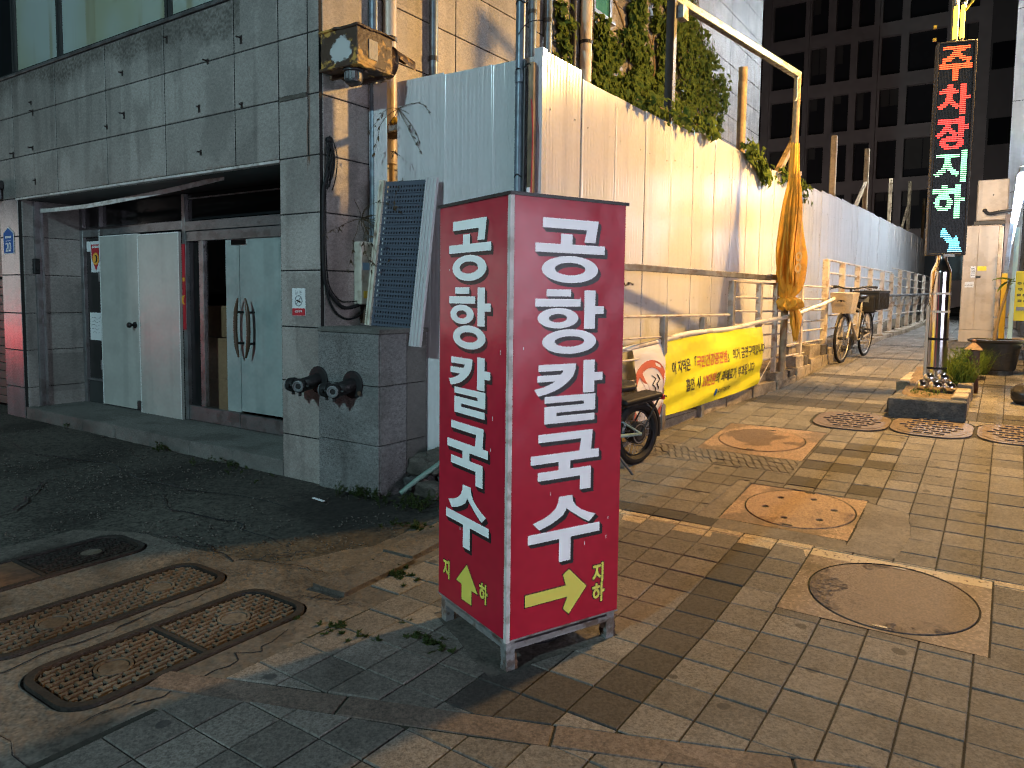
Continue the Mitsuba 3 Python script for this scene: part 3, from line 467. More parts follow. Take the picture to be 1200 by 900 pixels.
for a in range(-10, 15):                                            # two thin pale rows across
    x = X0+a*PX
    if -2.7 < x < 1.9:
        stones.append((sbox(x+GAP, 4.19+GAP, x+PX-GAP, 4.295-GAP), 'paver_cream'))
        stones.append((sbox(x+GAP, 4.295+GAP, x+PX-GAP, 4.355-GAP), 'paver_cream'))
        if x >= -1.47: stones.append((sbox(x+GAP, 4.357+GAP, x+PX-GAP, 4.50-GAP), 'paver_grey'))
        if x < -1.45 : stones.append((sbox(max(x, -2.7)+GAP, 4.357+GAP, x+PX-GAP, 4.50-GAP), 'paver_dark'))
chk = [(1, 0, 1), (0, 0, 0), (1, 1, 0), (0, 0, 1), (1, 1, 0), (0, 1, 1)]
yrows = np.r_[np.arange(4.50, 9.9, .207), np.arange(9.9, 16, .207), np.arange(16, 31, .3)]
darkrows = [8.02, 9.88, 11.95, 14.2, 17.2]
for y, y2 in zip(yrows[:-1], yrows[1:]):
    for a in range(-11, 16):
        x = X0 + a*PX + (.0 if y < 7.8 else .06)
        if x + PX < kerb_x(y)+.02 or x > 2.0: continue
        g = sbox(max(x, kerb_x(y)+.005)+GAP, y+GAP, x+PX-GAP, y2-GAP)
        mt = rng.choice(['paver_grey', 'paver_grey', 'paver_pale'])
        if any(abs((y+y2)/2-r) < .11 for r in darkrows): mt = 'paver_dark'
        r_, c_ = int(round((y-5.33)/.207)), int(round((x+1.245)/.2))
        if 0 <= r_ < 6 and 0 <= c_ < 3: mt = 'paver_dark' if chk[r_][c_] else 'paver_pale'
        stones.append((g, mt))
for s0 in np.arange(0, band_axis.length, .78):                       # a slanting course of long smooth slabs
    p, q = (np.array(band_axis.interpolate(t).coords[0]) for t in (s0+.003, min(s0+.774, band_axis.length)))
    stones.append((LineString([p, q]).buffer(.058, cap_style=2), 'paver_brown'))
hr = np.random.default_rng(3)
for r_ in range(3):                                                  # thin bricks laid slantwise
    for c_ in range(24):
        x = -2.56 + c_*.058 + r_*.012; y = 5.572 + r_*.103
        b = Polygon([(x+.003, y+.003), (x+.055, y+.003), (x-.005, y+.100), (x-.057, y+.100)]).intersection(herring)
        if b.geom_type == 'Polygon' and b.area > 1e-4: stones.append((b, 'paver_grey' if hr.random() < .7 else 'paver_pale'))
cut = []
for g, mt in stones:
    keep_ = mt == 'paver_brown' or (herring.contains(g.centroid) and g.area < .009) or row_dark.buffer(.01).contains(g.centroid)
    q = g if keep_ else g.difference(blocked)
    for h in getattr(q, 'geoms', [q]):
        if h.geom_type == 'Polygon' and h.area > 4e-4: cut.append((h.simplify(.002), mt))
def seen(p):
    d = np.array([p[0], p[1], float(zg(*p))]) - EYE; zc = d @ _f
    return zc > .3 and abs(d @ _r)/zc < .78
view = sorted([(math.hypot(*g.centroid.coords[0]), n) for n, (g, _) in enumerate(cut) if seen(g.centroid.coords[0]) and g.area > .004])
near_ids = {n for _, n in view[:296]}
rest = {}
prng = np.random.default_rng(5)
for n, (g, mt) in enumerate(cut):
    m = paver_mesh(g, 0, prng)
    if n in near_ids: add('paving_stone', m, mt, 'pavement')
    else: rest.setdefault(mt, []).append(m)
for mt, ms in rest.items(): tag(add('far_paving', ms, mt, 'pavement'), kind='stuff')
add('cement_patch', sheet(patch, .12, .007, .006, 6), 'cement_light', 'pavement', 40)
add('cement_bed', sheet(sign_foot, .12, .008, .008, 6), 'concrete', 'pavement', 40)

# ------------------------------------------------------------------ manholes
def manhole(fr, cx, cy, r, fm, cm, label, holes_=False):
    t = thing('manhole', label, 'manhole cover', None)
    x0, x1, y0, y1 = fr
    ring = sbox(x0, y0, x1, y1).difference(Point(cx, cy).buffer(r+.004, quad_segs=24))
    n0 = len(ring.exterior.coords)
    top = sheet(ring, .12, .008); add('frame', top, fm, t)
    add('rim', put(ext(Point(0, 0).buffer(r+.005, quad_segs=24).difference(Point(0, 0).buffer(r-.007, quad_segs=24)), .015), slope(cx, cy, -.014)), 'cast_iron', t)
    lid = Point(0, 0).buffer(r-.006, quad_segs=24)
    if holes_:
        for k in range(6): lid = lid.difference(affinity.translate(Point(0, 0).buffer(.022), r*.62*math.cos(k*1.047+.3), r*.62*math.sin(k*1.047+.3)))
        add('pit', put(ext(Point(0, 0).buffer(r-.01), .004), slope(cx, cy, -.02)), 'print_black', t)
    add('lid', put(ext(lid, .018), slope(cx, cy, -.008)), cm, t)
    add('key_slot', put(cat_([bx(-.03, .03, r-.03, r-.012, 0, .0025), bx(-.03, .03, -r+.012, -r+.03, 0, .0025)]), slope(cx, cy, .0102)), 'print_black', t)
    return t
def slope(cx, cy, dz, a=0.0):
    e = .05; gx_ = (zg(cx+e, cy)-zg(cx-e, cy))/(2*e); gy_ = (zg(cx, cy+e)-zg(cx, cy-e))/(2*e)
    n = unit((-gx_, -gy_, 1)); x = unit(np.array([math.cos(a), math.sin(a), 0]) - n*(n @ np.array([math.cos(a), math.sin(a), 0]))); return frame((cx, cy, float(zg(cx, cy))+dz), x, np.cross(n, x), n)
manhole(F1, -.405, 3.925, .372, 'frame_brown', 'cover_worn', 'large round manhole cover in a brown terrazzo square, nearest of the three round ones')
manhole(F2, -1.055, 4.905, .335, 'frame_orange', 'cover_orange', 'orange round manhole cover with six holes in a terrazzo square, middle of three', True)
manhole(F3, -1.70, 6.36, .355, 'frame_tan', 'cover_tan', 'worn tan round manhole cover in a square frame, nearest the yellow banner')
for k, (x, y) in enumerate(IRON):
    lab = ['oblong rust brown iron cover, left of the three before the planter', 'oblong rust brown iron cover touching the planter front, middle of three', 'oblong rust brown iron cover at the right edge of the pavement']
    t = thing('iron_cover', lab[k], 'utility cover', None); M = slope(x, y, 0)
    add('frame', put(ext(rrect(-.315, .315, -.345, .345, .23), .016), M), 'iron_brown', t)
    add('lid', put(ext(rrect(-.27, .27, -.30, .30, .19), .019), M), 'iron_brown', t)
    L_ = rrect(-.25, .25, -.28, .28, .17)
    bars = [sbox(a*.085+(.0 if b % 2 else .04)-.032, b*.085-.011, a*.085+(.0 if b % 2 else .04)+.032, b*.085+.011) for a in range(-3, 4) for b in range(-3, 4)] + [sbox(a*.085-.010, b*.085-.035, a*.085+.010, b*.085+.035) for a in range(-3, 4) for b in range(-3, 4) if (a+b) % 2]
    tr = unary_union([b for b in bars if L_.contains(b)]); tag(add('tread', put(ext(tr, .030), M), 'iron_worn_brown', t), kind='stuff')
def cast_cover(x0, x1, y0, y1, label, split=True, plate=False, rings=(), tread='cast_iron_worn'):
    t = thing('cast_iron_cover', label, 'utility cover', None)
    add('frame', put(ext(rrect(x0, x1, y0, y1, .12).difference(rrect(x0+.03, x1-.03, y0+.03, y1-.03, .10)), .022), frame((0, 0, -.010), (1, 0, 0), (0, 1, 0))), 'cast_iron', t)
    inner = rrect(x0+.034, x1-.034, y0+.034, y1-.034, .09); ym = 1.73
    rings = list(rings)
    spots = unary_union([Point(cx, cy).buffer(.078) for cx, cy in rings]) if rings else Polygon()
    for lo, hi in ((y0, ym-.012), (ym+.012, y1)) if split else ((y0, y1),):
        part = inner.intersection(sbox(x0, lo, x1, hi))
        if plate and lo == y0:
            add('plain_plate', put(ext(part, .012), frame((0, 0, -.006), (1, 0, 0), (0, 1, 0))), 'rust_plate', t); continue
        lid = add('lid', put(ext(part, .006), frame((0, 0, -.014), (1, 0, 0), (0, 1, 0))), 'iron_pit', t)
        bars, pt_ = [], .036
        for a in range(int((x1-x0)/pt_)+1):
            for b in range(int((hi-lo)/pt_)+1):
                cx, cy = x0+.03+a*pt_, lo+.02+b*pt_
                if (a+b) % 2: bars += [sbox(cx-.0165, cy-.0065, cx+.0165, cy+.0065), sbox(cx-.006, cy-.0065, cx+.006, cy+.0245)]
                else: bars.append(sbox(cx-.0065, cy-.0165, cx+.0065, cy+.0165))
        tr = unary_union(bars).intersection(part.buffer(-.012)).difference(spots)
        tag(add('tread', put(ext(tr, .014), frame((0, 0, -.0085), (1, 0, 0), (0, 1, 0))), tread, t), kind='stuff')
        for cx, cy in rings:
            if lo < cy < hi:
                add('ring', put(ext(Point(cx, cy).buffer(.072).difference(Point(cx, cy).buffer(.060)), .014), frame((0, 0, -.008), (1, 0, 0), (0, 1, 0))), tread, t)
                add('emblem', put(ext(Point(cx, cy).buffer(.055), .011), frame((0, 0, -.0085), (1, 0, 0), (0, 1, 0))), 'cast_iron_worn', t)
    if split: add('middle_bar', bx(x0+.03, x1-.03, ym-.010, ym+.010, -.012, .010), 'cast_iron', t)
cast_cover(*COVERS[0], 'rounded cast iron cover in two halves, nearest the camera of three', True, False, [(-2.89, 1.45), (-2.89, 2.0)])
cast_cover(*COVERS[1], 'long rounded cast iron cover in one piece, middle of three', False, False, [(-3.51, 1.50), (-3.51, 2.0)])
cast_cover(*COVERS[2], 'rounded cast iron cover half rusty plate, farthest left of three', True, True, [(-4.3, 2.05)], 'cast_iron')

# ------------------------------------------------------------------ the granite building on the corner
FY, DY, SX = 3.89, 4.60, -4.44
B = thing('granite_building', 'grey granite clad corner building with a recessed double entrance and a frosted upper window', 'building')
def tile_front(x0, x1, z0, z1, y=FY, m='granite', parent=None):
    add('tile', cbx(x0+.0075, x1-.0075, y, y+.03, z0+.005, z1-.005, .003), m, parent)
W = B + '__wall'
Wc = add('wall', [bx(-14, SX-.005, FY+.005, FY+.34, 2.575, 3.95), bx(-5.49, SX-.005, FY+.005, FY+.34, 3.95, 11), bx(-14, SX-.012, FY+.012, FY+.34, 6.4, 11), bx(-4.918, SX-.005, FY+.005, 4.75, -.1, 2.575), bx(-10.11, -9.612, FY+.005, 4.75, -.1, 2.575),
              bx(-14, -5, 4.7, 15.5, 2.60, 2.9), bx(SX-.32, SX-.0052, FY+.3, 15.55, -.1, 11), bx(-14, SX-.02, 15.2, 15.55, -.1, 11), bx(-14, -13.8, FY+.3, 15.3, -.1, 11), bx(-14, SX-.1, FY+.3, 15.4, 10.9, 11.1), bx(-9.612, -9.3, 4.6, 7.6, -.1, 2.6), bx(-9.6, -4.8, 7.5, 7.7, -.1, 2.6), bx(-14, -10.11, 4.25, 4.4, -.1, 2.6)], 'mortar', B)
cols = [-13.862, -12.816, -11.768, -10.72, -9.66, -8.628, -7.581, -6.535, -5.49, -4.92, -4.572, SX]
for z0, z1 in ((2.575, 3.04), (3.04, 3.504), (3.504, 3.95)):
    for a, b in zip(cols[:-1], cols[1:]): tile_front(a, b, z0, z1, parent=Wc)
zz = [3.95, 4.42, 4.885, 5.35, 5.815, 6.28, 6.745, 7.21]
for z0, z1 in zip(zz[:-1], zz[1:]):
    for a, b in ((-5.49, -4.92), (-4.92, -4.572), (-4.572, SX)): tile_front(a, b, z0, z1, parent=Wc)
pz = [-.1, .35, .795, 1.235, 1.686, 2.134, 2.575]
for z0, z1 in zip(pz[:-1], pz[1:]):
    tile_front(-4.92, SX, z0, z1, parent=Wc)
    tile_front(-10.11, -9.612, z0, z1, m='granite_gloss', parent=Wc)
    add('tile', cbx(-9.612, -9.59, FY+.03+.004, 4.60, z0+.0035, z1-.0035, .003), 'granite', Wc)
    add('tile', cbx(-4.935, -4.922, FY+.035, 4.60, z0+.0035, z1-.0035, .003), 'granite', Wc)
# side wall towards the pavement
ys_ = [FY+.031, 4.505, 5.551, 6.597, 7.643, 8.689, 9.735, 10.78, 11.83, 12.6, 13.6, 14.6, 15.55]
szs = [-.1, .35, .795, 1.235, 1.686, 2.134, 2.575, 3.03, 3.485, 3.94, 4.40, 4.86, 5.32, 5.78, 6.24, 6.70, 7.16, 7.62, 8.1, 8.6]
for z0, z1 in zip(szs[:-1], szs[1:]):
    for y0, y1 in zip(ys_[:-1], ys_[1:]):
        if z1 < 2.9 and y0 > 5.6: continue
        if 8.1 < y0 < 8.7 and 5.0 < z1 < 6.6 : pass
        add('tile', cbx(SX-.03, SX, y0+.005, y1-.005, z0+.005, z1-.005, .003), 'granite' if (y0 < 4 and z1 < 3.1) else 'granite_side', Wc)
# chipped render on the side of the pilaster
add('broken_render', rough(bx(-4.90, -4.58, FY-.008, FY+.01, 3.025, 3.06), .02, .006, 30, 9), 'concrete', B, 40)
for k, (x, z) in enumerate([(-9.181, 3.605), (-9.148, 3.507), (-9.18, 3.107), (-9.147, 2.744), (-7.246, 3.626), (-7.236, 3.235), (-7.562, 3.151), (-6.472, 3.815), (-5.854, 3.507), (-5.993, 3.135), (-5.981, 2.742), (-5.386, 3.616), (-5.389, 3.076), (-9.678, 3.089)]):            # rusty anchors left over from an old signboard
    add('anchor', cat_([cyl((x, FY+.01, z), (x+.004, FY-.03-.012*(k%3), z-.004), .007, 8), bx(x-.012, x+.012, FY-.006, FY+.002, z-.03-.02*(k%2), z+.018)]), 'rust_dark', B)
# the lintel edge and what hangs under it
add('lintel_edge', cbx(-9.66, -4.92, FY-.006, FY+.05, 2.552, 2.574, .003), 'trim_pale', B)
add('soffit', bx(-9.6, -4.92, FY+.05, 4.62, 2.556, 2.572), 'dark_metal', B)
sag = spline([(-9.53, 4.10, 2.445), (-8.6, 4.10, 2.435), (-7.6, 4.11, 2.465), (-6.85, 4.12, 2.50), (-5.99, 4.12, 2.553)], 20)
add('sagging_trim', cat_([bar(a, b, .012, .045) for a, b in zip(sag[:-1], sag[1:])]), 'trim_pale', B)
add('shutter_guide', cat_([bx(-9.59, -9.555, 4.035, 4.055, .12, 2.55), bx(-9.59, -9.555, 4.105, 4.13, .12, 2.55), bx(-9.59, -9.582, 4.05, 4.11, .12, 2.55)]), 'brushed', B)
add('lock_box', [cbx(-9.59, -9.54, 4.01, 4.075, 1.70, 1.88, .006), cyl((-9.54, 4.045, 1.76), (-9.52, 4.045, 1.76), .018)], 'black_plastic', B)
# the step
st = add('step', [bx(-9.59, -4.925, FY+.10, 4.64, -.1, .118)], 'step_stone', B)
for a in range(7):
    x0 = -9.59+a*.667
    add('step_block', rough(cbx(x0+.004, x0+.663, FY-.005, FY+.097, -.1, .124, .006), .05, .012, 9, a), 'step_stone', st, 50)
# upper window
add('window_sill', cbx(-13.9, -5.49, FY-.012, FY+.06, 3.955, 3.985, .003), 'brushed', B)
for x0, x1 in ((-13.8, -12.72), (-12.68, -10.66), (-10.62, -9.68), (-9.62, -8.60), (-8.545, -6.535), (-6.475, -5.52)):
    f = add('window_frame', [bx(x0-.02, x0+.02, FY+.03, FY+.09, 3.985, 6.38), bx(x1-.02, x1+.02, FY+.03, FY+.09, 3.985, 6.38), bx(x0+.02, x1-.02, FY+.03, FY+.09, 3.985, 4.02), bx(x0+.02, x1-.02, FY+.03, FY+.09, 6.34, 6.38)], 'frame_dark', B)
    add('pane', bx(x0+.02, x1-.02, FY+.055, FY+.065, 4.02, 6.34), 'dark_glass' if x1 == -9.68 else 'window_film', f)
# the entrance
def mull(n, x0, x1, z0, z1, m='brushed', y0=4.555, y1=4.64): return add(n, cbx(x0, x1, y0, y1, z0, z1, .003), m, B)
mull('door_post', -9.59, -9.52, .12, 2.55); mull('door_post', -9.135, -9.105, .12, 2.55); mull('door_post', -7.385, -7.325, .12, 2.55); mull('door_post', -4.99, -4.937, .12, 2.55)
mull('door_head', -9.52, -9.138, 2.165, 2.27); mull('door_head', -9.102, -7.388, 2.175, 2.27); mull('door_head', -7.322, -4.993, 2.155, 2.255); mull('door_head', -7.322, -4.993, 2.045, 2.148, y0=4.562)
for x0, x1 in ((-9.515, -9.14), (-9.10, -7.39), (-7.32, -4.995)): add('transom_pane', bx(x0, x1, 4.60, 4.61, 2.27, 2.55), 'dark_glass', B)
add('transom_rail', [cbx(-7.32, -5.0, 4.58, 4.60, 2.49, 2.505, .002)], 'brushed', B)
add('side_pane', bx(-9.515, -9.14, 4.60, 4.61, .42, 2.165), 'dark_glass', B)
add('side_panel', cbx(-9.515, -9.14, 4.58, 4.62, .12, .40, .003), 'frame_dark', B); mull('side_rail', -9.515, -9.14, .40, .425)
def steel_door(x0, x1, z0, z1, y, label):
    d = tag(add('panel_door', cbx(x0, x1, y, y+.035, z0, z1, .004), 'door_paint', B), label)
    add('door_edge', [cbx(x0-.002, x0+.012, y-.004, y, z0, z1, .001), cbx(x1-.012, x1+.002, y-.004, y, z0, z1, .001), cbx(x0+.013, x1-.013, y-.004, y, z1-.012, z1, .001)], 'door_edge', d)
    return d
d1 = steel_door(-9.10, -8.243, .135, 2.165, 4.545, 'pale steel door with a round dark knob'); d2 = steel_door(-8.205, -7.392, .105, 2.15, 4.52, 'pale steel panel beside the glass doors, blank')
add('knob', [lathe([(0, 0), (.035, 0), (.035, .01), (.014, .015), (.014, .045), (.03, .055), (.033, .075), (.022, .09), (0, .094)], (-8.335, 4.541, 1.12), 20, (0, -1, 0))], 'black_plastic', d1, 40)
add('hinge', [bx(-8.26, -8.2, 4.50, 4.515, .15, .25)], 'dark_metal', d2)
for z in (.55, 1.62): add('hinge', [cyl((-9.108, 4.535, z), (-9.108, 4.535, z+.12), .010)], 'brushed', d1)
# glass doors
add('strip_sticker', [bx(-7.383, -7.328, 4.548, 4.5545, 1.10, 2.02)], 'ink_red', B)
adds('strip_mark', [on_face(Point(0, 0).buffer(.05).difference(Point(.03, 0).buffer(.045)), (-7.352, 4.5478, 1.42), (1, 0, 0), (0, 0, 1), .002), bx(-7.375, -7.335, 4.5455, 4.5475, 1.62, 1.66)], 'ink_orange', B)
add('side_light', bx(-7.322, -7.10, 4.60, 4.61, .28, 2.045), 'dark_glass', B)
gd = tag(add('glass_door', [cbx(-7.10, -7.02, 4.565, 4.61, .285, 2.045, .003)], 'brushed', B), 'left glass door leaf, clear with a frosted edge')
add('pane', bx(-7.02, -6.66, 4.585, 4.595, .285, 2.045), 'clear_glass', gd); add('frosted_strip', bx(-6.66, -6.435, 4.583, 4.597, .285, 2.045), 'frosted', gd)
add('bottom_rail', cbx(-7.32, -6.435, 4.56, 4.61, .125, .28, .004), 'brushed', gd)
gd2 = tag(add('glass_door', [bx(-6.425, -4.995, 4.583, 4.597, .30, 2.045)], 'frosted', B), 'right glass door leaf, fully frosted')
add('bottom_rail', cbx(-6.425, -4.995, 4.56, 4.61, .125, .27, .004), 'brushed', gd2)
add('top_clip', [cbx(-6.55, -6.31, 4.57, 4.61, 1.985, 2.04, .004)], 'chrome', gd2)
for x, dd, s in ((-6.37, gd, -1), (-6.215, gd2, 1)):
    pts = spline([(x-.02*s, 4.50, .86), (x+.018*s, 4.50, 1.0), (x+.028*s, 4.50, 1.155), (x+.018*s, 4.50, 1.31), (x-.02*s, 4.50, 1.45)], 18)
    h = add('handle', tube(pts, np.interp(np.linspace(-1, 1, 18), [-1, -.6, .6, 1], [.009, .021, .021, .009]), 10), 'wood_handle', dd, True)
    adds('handle_bracket', [cyl((x+.01*s, 4.50, z), (x+.01*s, 4.59, z), .012) for z in (1.0, 1.31)], 'black_plastic', h)
add('lock', [cbx(-6.53, -6.47, 4.572, 4.583, .98, 1.08, .004), cyl((-6.50, 4.572, 1.04), (-6.50, 4.562, 1.04), .014)], 'chrome', gd)
add('interior_floor', bx(-9.5, -4.95, 4.66, 7.5, .05, .11), 'interior', B)
for k, (x, y, z, s) in enumerate(((-7.25, 4.98, .11, .46), (-7.22, 4.97, .57, .44), (-7.27, 4.98, 1.02, .34))):
    t = thing('cardboard_box', ['brown cardboard box behind the glass door, bottom of the pile', 'brown cardboard box behind the glass door, middle of the pile', 'brown cardboard box behind the glass door, top of the pile'][k], 'box', None)
    add('carton', cbx(x-s/2, x+s/2+.3, y-s/2, y+s/2, z, z+s, .006), 'cardboard', t); add('tape', bx(x-s/2+.1, x+s/2+.2, y-.03, y+.03, z+s, z+s+.001), 'tape', t)
# roller shutter left of the building, lamp above
rs = thing('roller_shutter', 'brown ribbed roller shutter at the far left edge', 'shutter')
for k in range(15): add('slat', put(cbx(-13.7, -10.12, -.012, .012, 0, .098, .005), frame((0, 4.06+.0*k, .06+k*.106), (1, 0, 0), (0, 1, 0.12))), 'shutter_brown', rs)
add('housing', cbx(-13.7, -10.12, 3.98, 4.2, 1.66, 2.3, .01), 'dark_metal', rs)
wl = thing('wall_lamp', 'dark wall light box above the house number plate', 'lamp')
add('housing', [cbx(-10.15, -9.95, 3.70, 3.888, 2.70, 2.80, .012), cbx(-10.10, -10.0, 3.80, 3.888, 2.62, 2.70, .01)], 'dark_metal', wl); add('diffuser', cbx(-10.13, -9.97, 3.72, 3.87, 2.58, 2.698, .01), 'grey_plastic', wl)

# ------------------------------------------------------------------ notices
UX, UZ, FN = (1, 0, 0), (0, 0, 1), (0, -1, 0)
def front(poly, x, y, z, d): return put(ext(poly, d), frame((x, y, z), UX, UZ))
hp = thing('house_number_plate', 'blue house number plate reading 20 on the left pilaster', 'plate')
hex_ = Polygon([(-.135, -.15), (.135, -.15), (.135, .10), (0, .165), (-.135, .10)])
add('rim', front(hex_, -9.875, 3.888, 2.085, .006), 'paper', hp); add('plate', front(hex_.buffer(-.010, join_style=2), -9.875, 3.8815, 2.085, .002), 'ink_blue', hp)
tx, w = text('20', .135, 1.0, 2.5); add('number', front(unary_union([g for _, g in tx]), -9.875-w/2, 3.8792, 1.965, .0015), 'paper', hp)
add('street_line', [bx(-9.955, -9.795, 3.878, 3.8790, 2.086, 2.091)] + [bx(-9.95+a*.033, -9.925+a*.033, 3.878, 3.8790, 2.12, 2.146) for a in range(5)], 'paper', hp)
nf = thing('no_smoking_notice', 'small white no smoking notice with a red foot on the granite pilaster', 'sign')
add('sheet', bx(-4.772, -4.616, 3.884, 3.888, 1.325, 1.545), 'paper', nf); add('red_foot', bx(-4.770, -4.618, 3.882, 3.8835, 1.327, 1.385), 'ink_red', nf)
tx, w = text('금연', .034, 1.0, 1, 50); add('heading', [front(g, -4.694-w/2+.008, 3.8835, 1.497, .0015) for _, g in tx], 'ink_grey', nf)
c_ = Point(0, 0); add('ring', front(c_.buffer(.045).difference(c_.buffer(.036)).union(LineString([(-.03, -.03), (.03, .03)]).buffer(.0045)), -4.694, 3.8835, 1.445, .0015), 'ink_grey', nf)
add('cigarette', front(affinity.rotate(sbox(-.026, -.006, .026, .006), -18), -4.694, 3.882, 1.442, .001), 'print_black', nf)
tx, w = text('금연구역', .024, 1.0, 1); add('foot_lettering', [front(g, -4.694-w/2, 3.8817, 1.352, .001) for _, g in tx], 'paper', nf)
ps = thing('security_poster', 'red and white shield poster on the dark side pane', 'poster')
add('sheet', bx(-9.40, -9.16, 4.59, 4.5985, 1.735, 2.115), 'paper', ps)
add('shield', front(Polygon([(-.105, .15), (.105, .15), (.10, -.02), (0, -.17), (-.10, -.02)]), -9.28, 4.59, 1.925, .002), 'ink_red', ps)
add('disc', front(c_.buffer(.075), -9.28, 4.588, 1.90, .002), 'ink_orange', ps); add('curl', front(c_.buffer(.045).difference(affinity.translate(c_.buffer(.038), -.02, 0)), -9.28, 4.586, 1.90, .002), 'print_black', ps)
add('title_bar', front(unary_union([sbox(-.08+k*.034, -.014, -.055+k*.034, .014) for k in range(5)]), -9.28, 4.588, 2.045, .001), 'paper', ps)
solo('paper_note', bx(-9.50, -9.415, 4.592, 4.5985, 1.99, 2.115), 'paper', 'small blank white note at the top left of the dark side pane', 'notice')
pn = thing('paper_note', 'white paper notice low on the dark side pane with faint writing', 'notice'); add('sheet', bx(-9.47, -9.185, 4.592, 4.5985, .90, 1.24), 'paper', pn)
add('scribble', [front(LineString([(-.1+.02*math.sin(k*2.1), .1-.045*k), (-.03, .115-.045*k), (.02, .09-.045*k), (.09+.02*math.cos(k), .11-.045*k)]).buffer(.0025), -9.33, 4.592, 1.07, .001) for k in range(5)], 'ink_grey', pn)

# ------------------------------------------------------------------ pier with the hose inlets
pr = thing('granite_pier', 'low granite block beside the pilaster, topped with a slab', 'pier')
add('core', bx(-4.425, -3.80, 3.875, 4.395, -.1, 1.21), 'mortar', pr); add('cap', cbx(-4.436, -3.775, 3.848, 4.40, 1.212, 1.248, .004), 'step_stone', pr)
for z0, z1 in ((-.1, .381), (.381, .824), (.824, 1.212)):
    add('tile', cbx(-4.435, -3.79, 3.855, 3.872, z0+.003, z1-.003, .003), 'granite_block', pr)
    add('tile', cbx(-3.802, -3.788, 3.876, 4.16, z0+.003, z1-.003, .003), 'granite_block', pr); add('tile', cbx(-3.802, -3.788, 4.166, 4.39, z0+.003, z1-.003, .003), 'step_stone', pr)
for k, (x, z, yy_) in enumerate(((-4.43, .835, 3.854), (-4.05, .825, 3.854))):
    t = thing('hose_inlet', ['black twin fire hose inlet, left one on the granite pier', 'black twin fire hose inlet, right one on the granite pier'][k], 'fire hose inlet', None)
    add('flange', lathe([(0, 0), (.105, 0), (.105, .010), (.09, .016), (0, .016)], (x, yy_, z), 28, (0, -1, 0)), 'black_plastic', t, 40)
    add('neck', tube(spline([(x, yy_-.01, z), (x, yy_-.07, z-.012), (x-.05, yy_-.11, z-.035)], 8), .052, 18), 'black_plastic', t, 40)
    for q, dxy in enumerate(((.42, -.9), (-.96, -.28))):
        a = np.array([x-.05, yy_-.11, z-.035]); dv = unit((dxy[0], dxy[1], -.03)); L_ = .085 if q == 0 else .13
        br = add('outlet', lathe([(0, 0), (.047, 0), (.047, L_*.5), (.056, L_*.55), (.056, L_*.8), (.050, L_), (0, L_)], a, 20, dv), 'black_plastic', t, 35)
        add('plug', lathe([(.022, 0), (.044, 0), (.044, .012), (.036, .016), (.034, .006), (.022, .006)], a+dv*L_, 22, dv), 'grey_plastic', br, 35)
        adds('lug', [cyl(a+dv*L_*.7+np.cross(dv, (0, 0, 1))*.05*s, a+dv*L_*.7+np.cross(dv, (0, 0, 1))*.075*s, .012) for s in (-1, 1)] + [cyl(a+dv*L_*.7+np.array([0, 0, -.05]), a+dv*L_*.7+np.array([0, 0, -.078]), .012)], 'black_plastic', br)
    add('rust_stain_plate', lathe([(0, 0), (.018, 0), (.018, .006), (0, .006)], (x+.085, yy_-.016, z-.06), 10, (0, -1, 0)), 'rust_plate', t)

# ------------------------------------------------------------------ rusty fan box and the clutter on the pilaster's side
rb = thing('rusty_fan_box', 'rust eaten yellow metal fan box with a round duct on the building corner', 'fan box')
add('housing', rough(cbx(-4.39, -4.003, 3.862, 4.235, 3.19, 3.452, .006), .05, .004, 20, 2), 'rusty_paint', rb, 30)
add('lid_rim', rough(cbx(-4.405, -3.99, 3.85, 4.245, 3.448, 3.466, .004), .04, .012, 18, 4), 'rusty_paint', rb, 30)
add('lid_hump', rough(cbx(-4.22, -4.03, 3.90, 4.1, 3.466, 3.485, .004), .04, .01, 18, 6), 'rusty_paint', rb, 30)
add('base_rim', rough(cbx(-4.40, -3.992, 3.852, 4.245, 3.172, 3.192, .004), .04, .010, 18, 8), 'rusty_paint', rb, 30)
add('side_plate', bx(-4.001, -3.996, 3.98, 4.07, 3.24, 3.38), 'grey_plastic', rb)
add('duct', lathe([(0, 0), (.118, 0), (.125, .006), (.125, .03), (.116, .04), (.116, .075), (.124, .085), (.124, .095), (0, .095)], (-4.14, 4.236, 3.315), 30, (0.25, 1, 0)), 'rusty_paint', rb, 40)
hood = trimesh.Trimesh(*[np.array(a) for a in ([(-4.14+.125*math.cos(t)*(1-.3*s), 4.33+.30*s*(1-.25*abs(math.cos(t))), 3.315+.125*math.sin(t)-.03*s) for s in (0, .5, 1) for t in np.linspace(.15, math.pi-.9, 10)], [[i*10+j, i*10+j+1, (i+1)*10+j+1] for i in range(2) for j in range(9)] + [[i*10+j, (i+1)*10+j+1, (i+1)*10+j] for i in range(2) for j in range(9)])], process=False)
add('hood', hood, 'rusty_paint', rb, True)
add('bracket', [bar((-4.43, 4.0, 3.165), (-4.05, 4.0, 3.165), .03), bar((-4.43, 4.2, 3.165), (-4.05, 4.2, 3.165), .03)], 'rust_plate', rb)
add('motor', lathe([(0, 0), (.045, 0), (.062, .012), (.066, .03), (.066, .085), (.08, .09), (.08, .10), (0, .10)], (-4.13, 3.95, 3.065), 22), 'dark_metal', rb, 35)
add('motor_fin', [put(bx(.060, .069, -.012, .012, .03, .08), rotz(a, (-4.13, 3.95, 3.065))) for a in np.arange(0, 6.2, .785)], 'grey_plastic', rb)
ub = thing('utility_box', 'small beige utility box on the side of the pilaster above the pier', 'utility box')
add('case', cbx(SX+.002, SX+.09, 4.235, 4.37, 1.42, 1.93, .008), 'cream_sheet', ub); add('tag', bx(SX+.0905, SX+.092, 4.25, 4.325, 1.70, 1.76), 'ink_sky', ub)
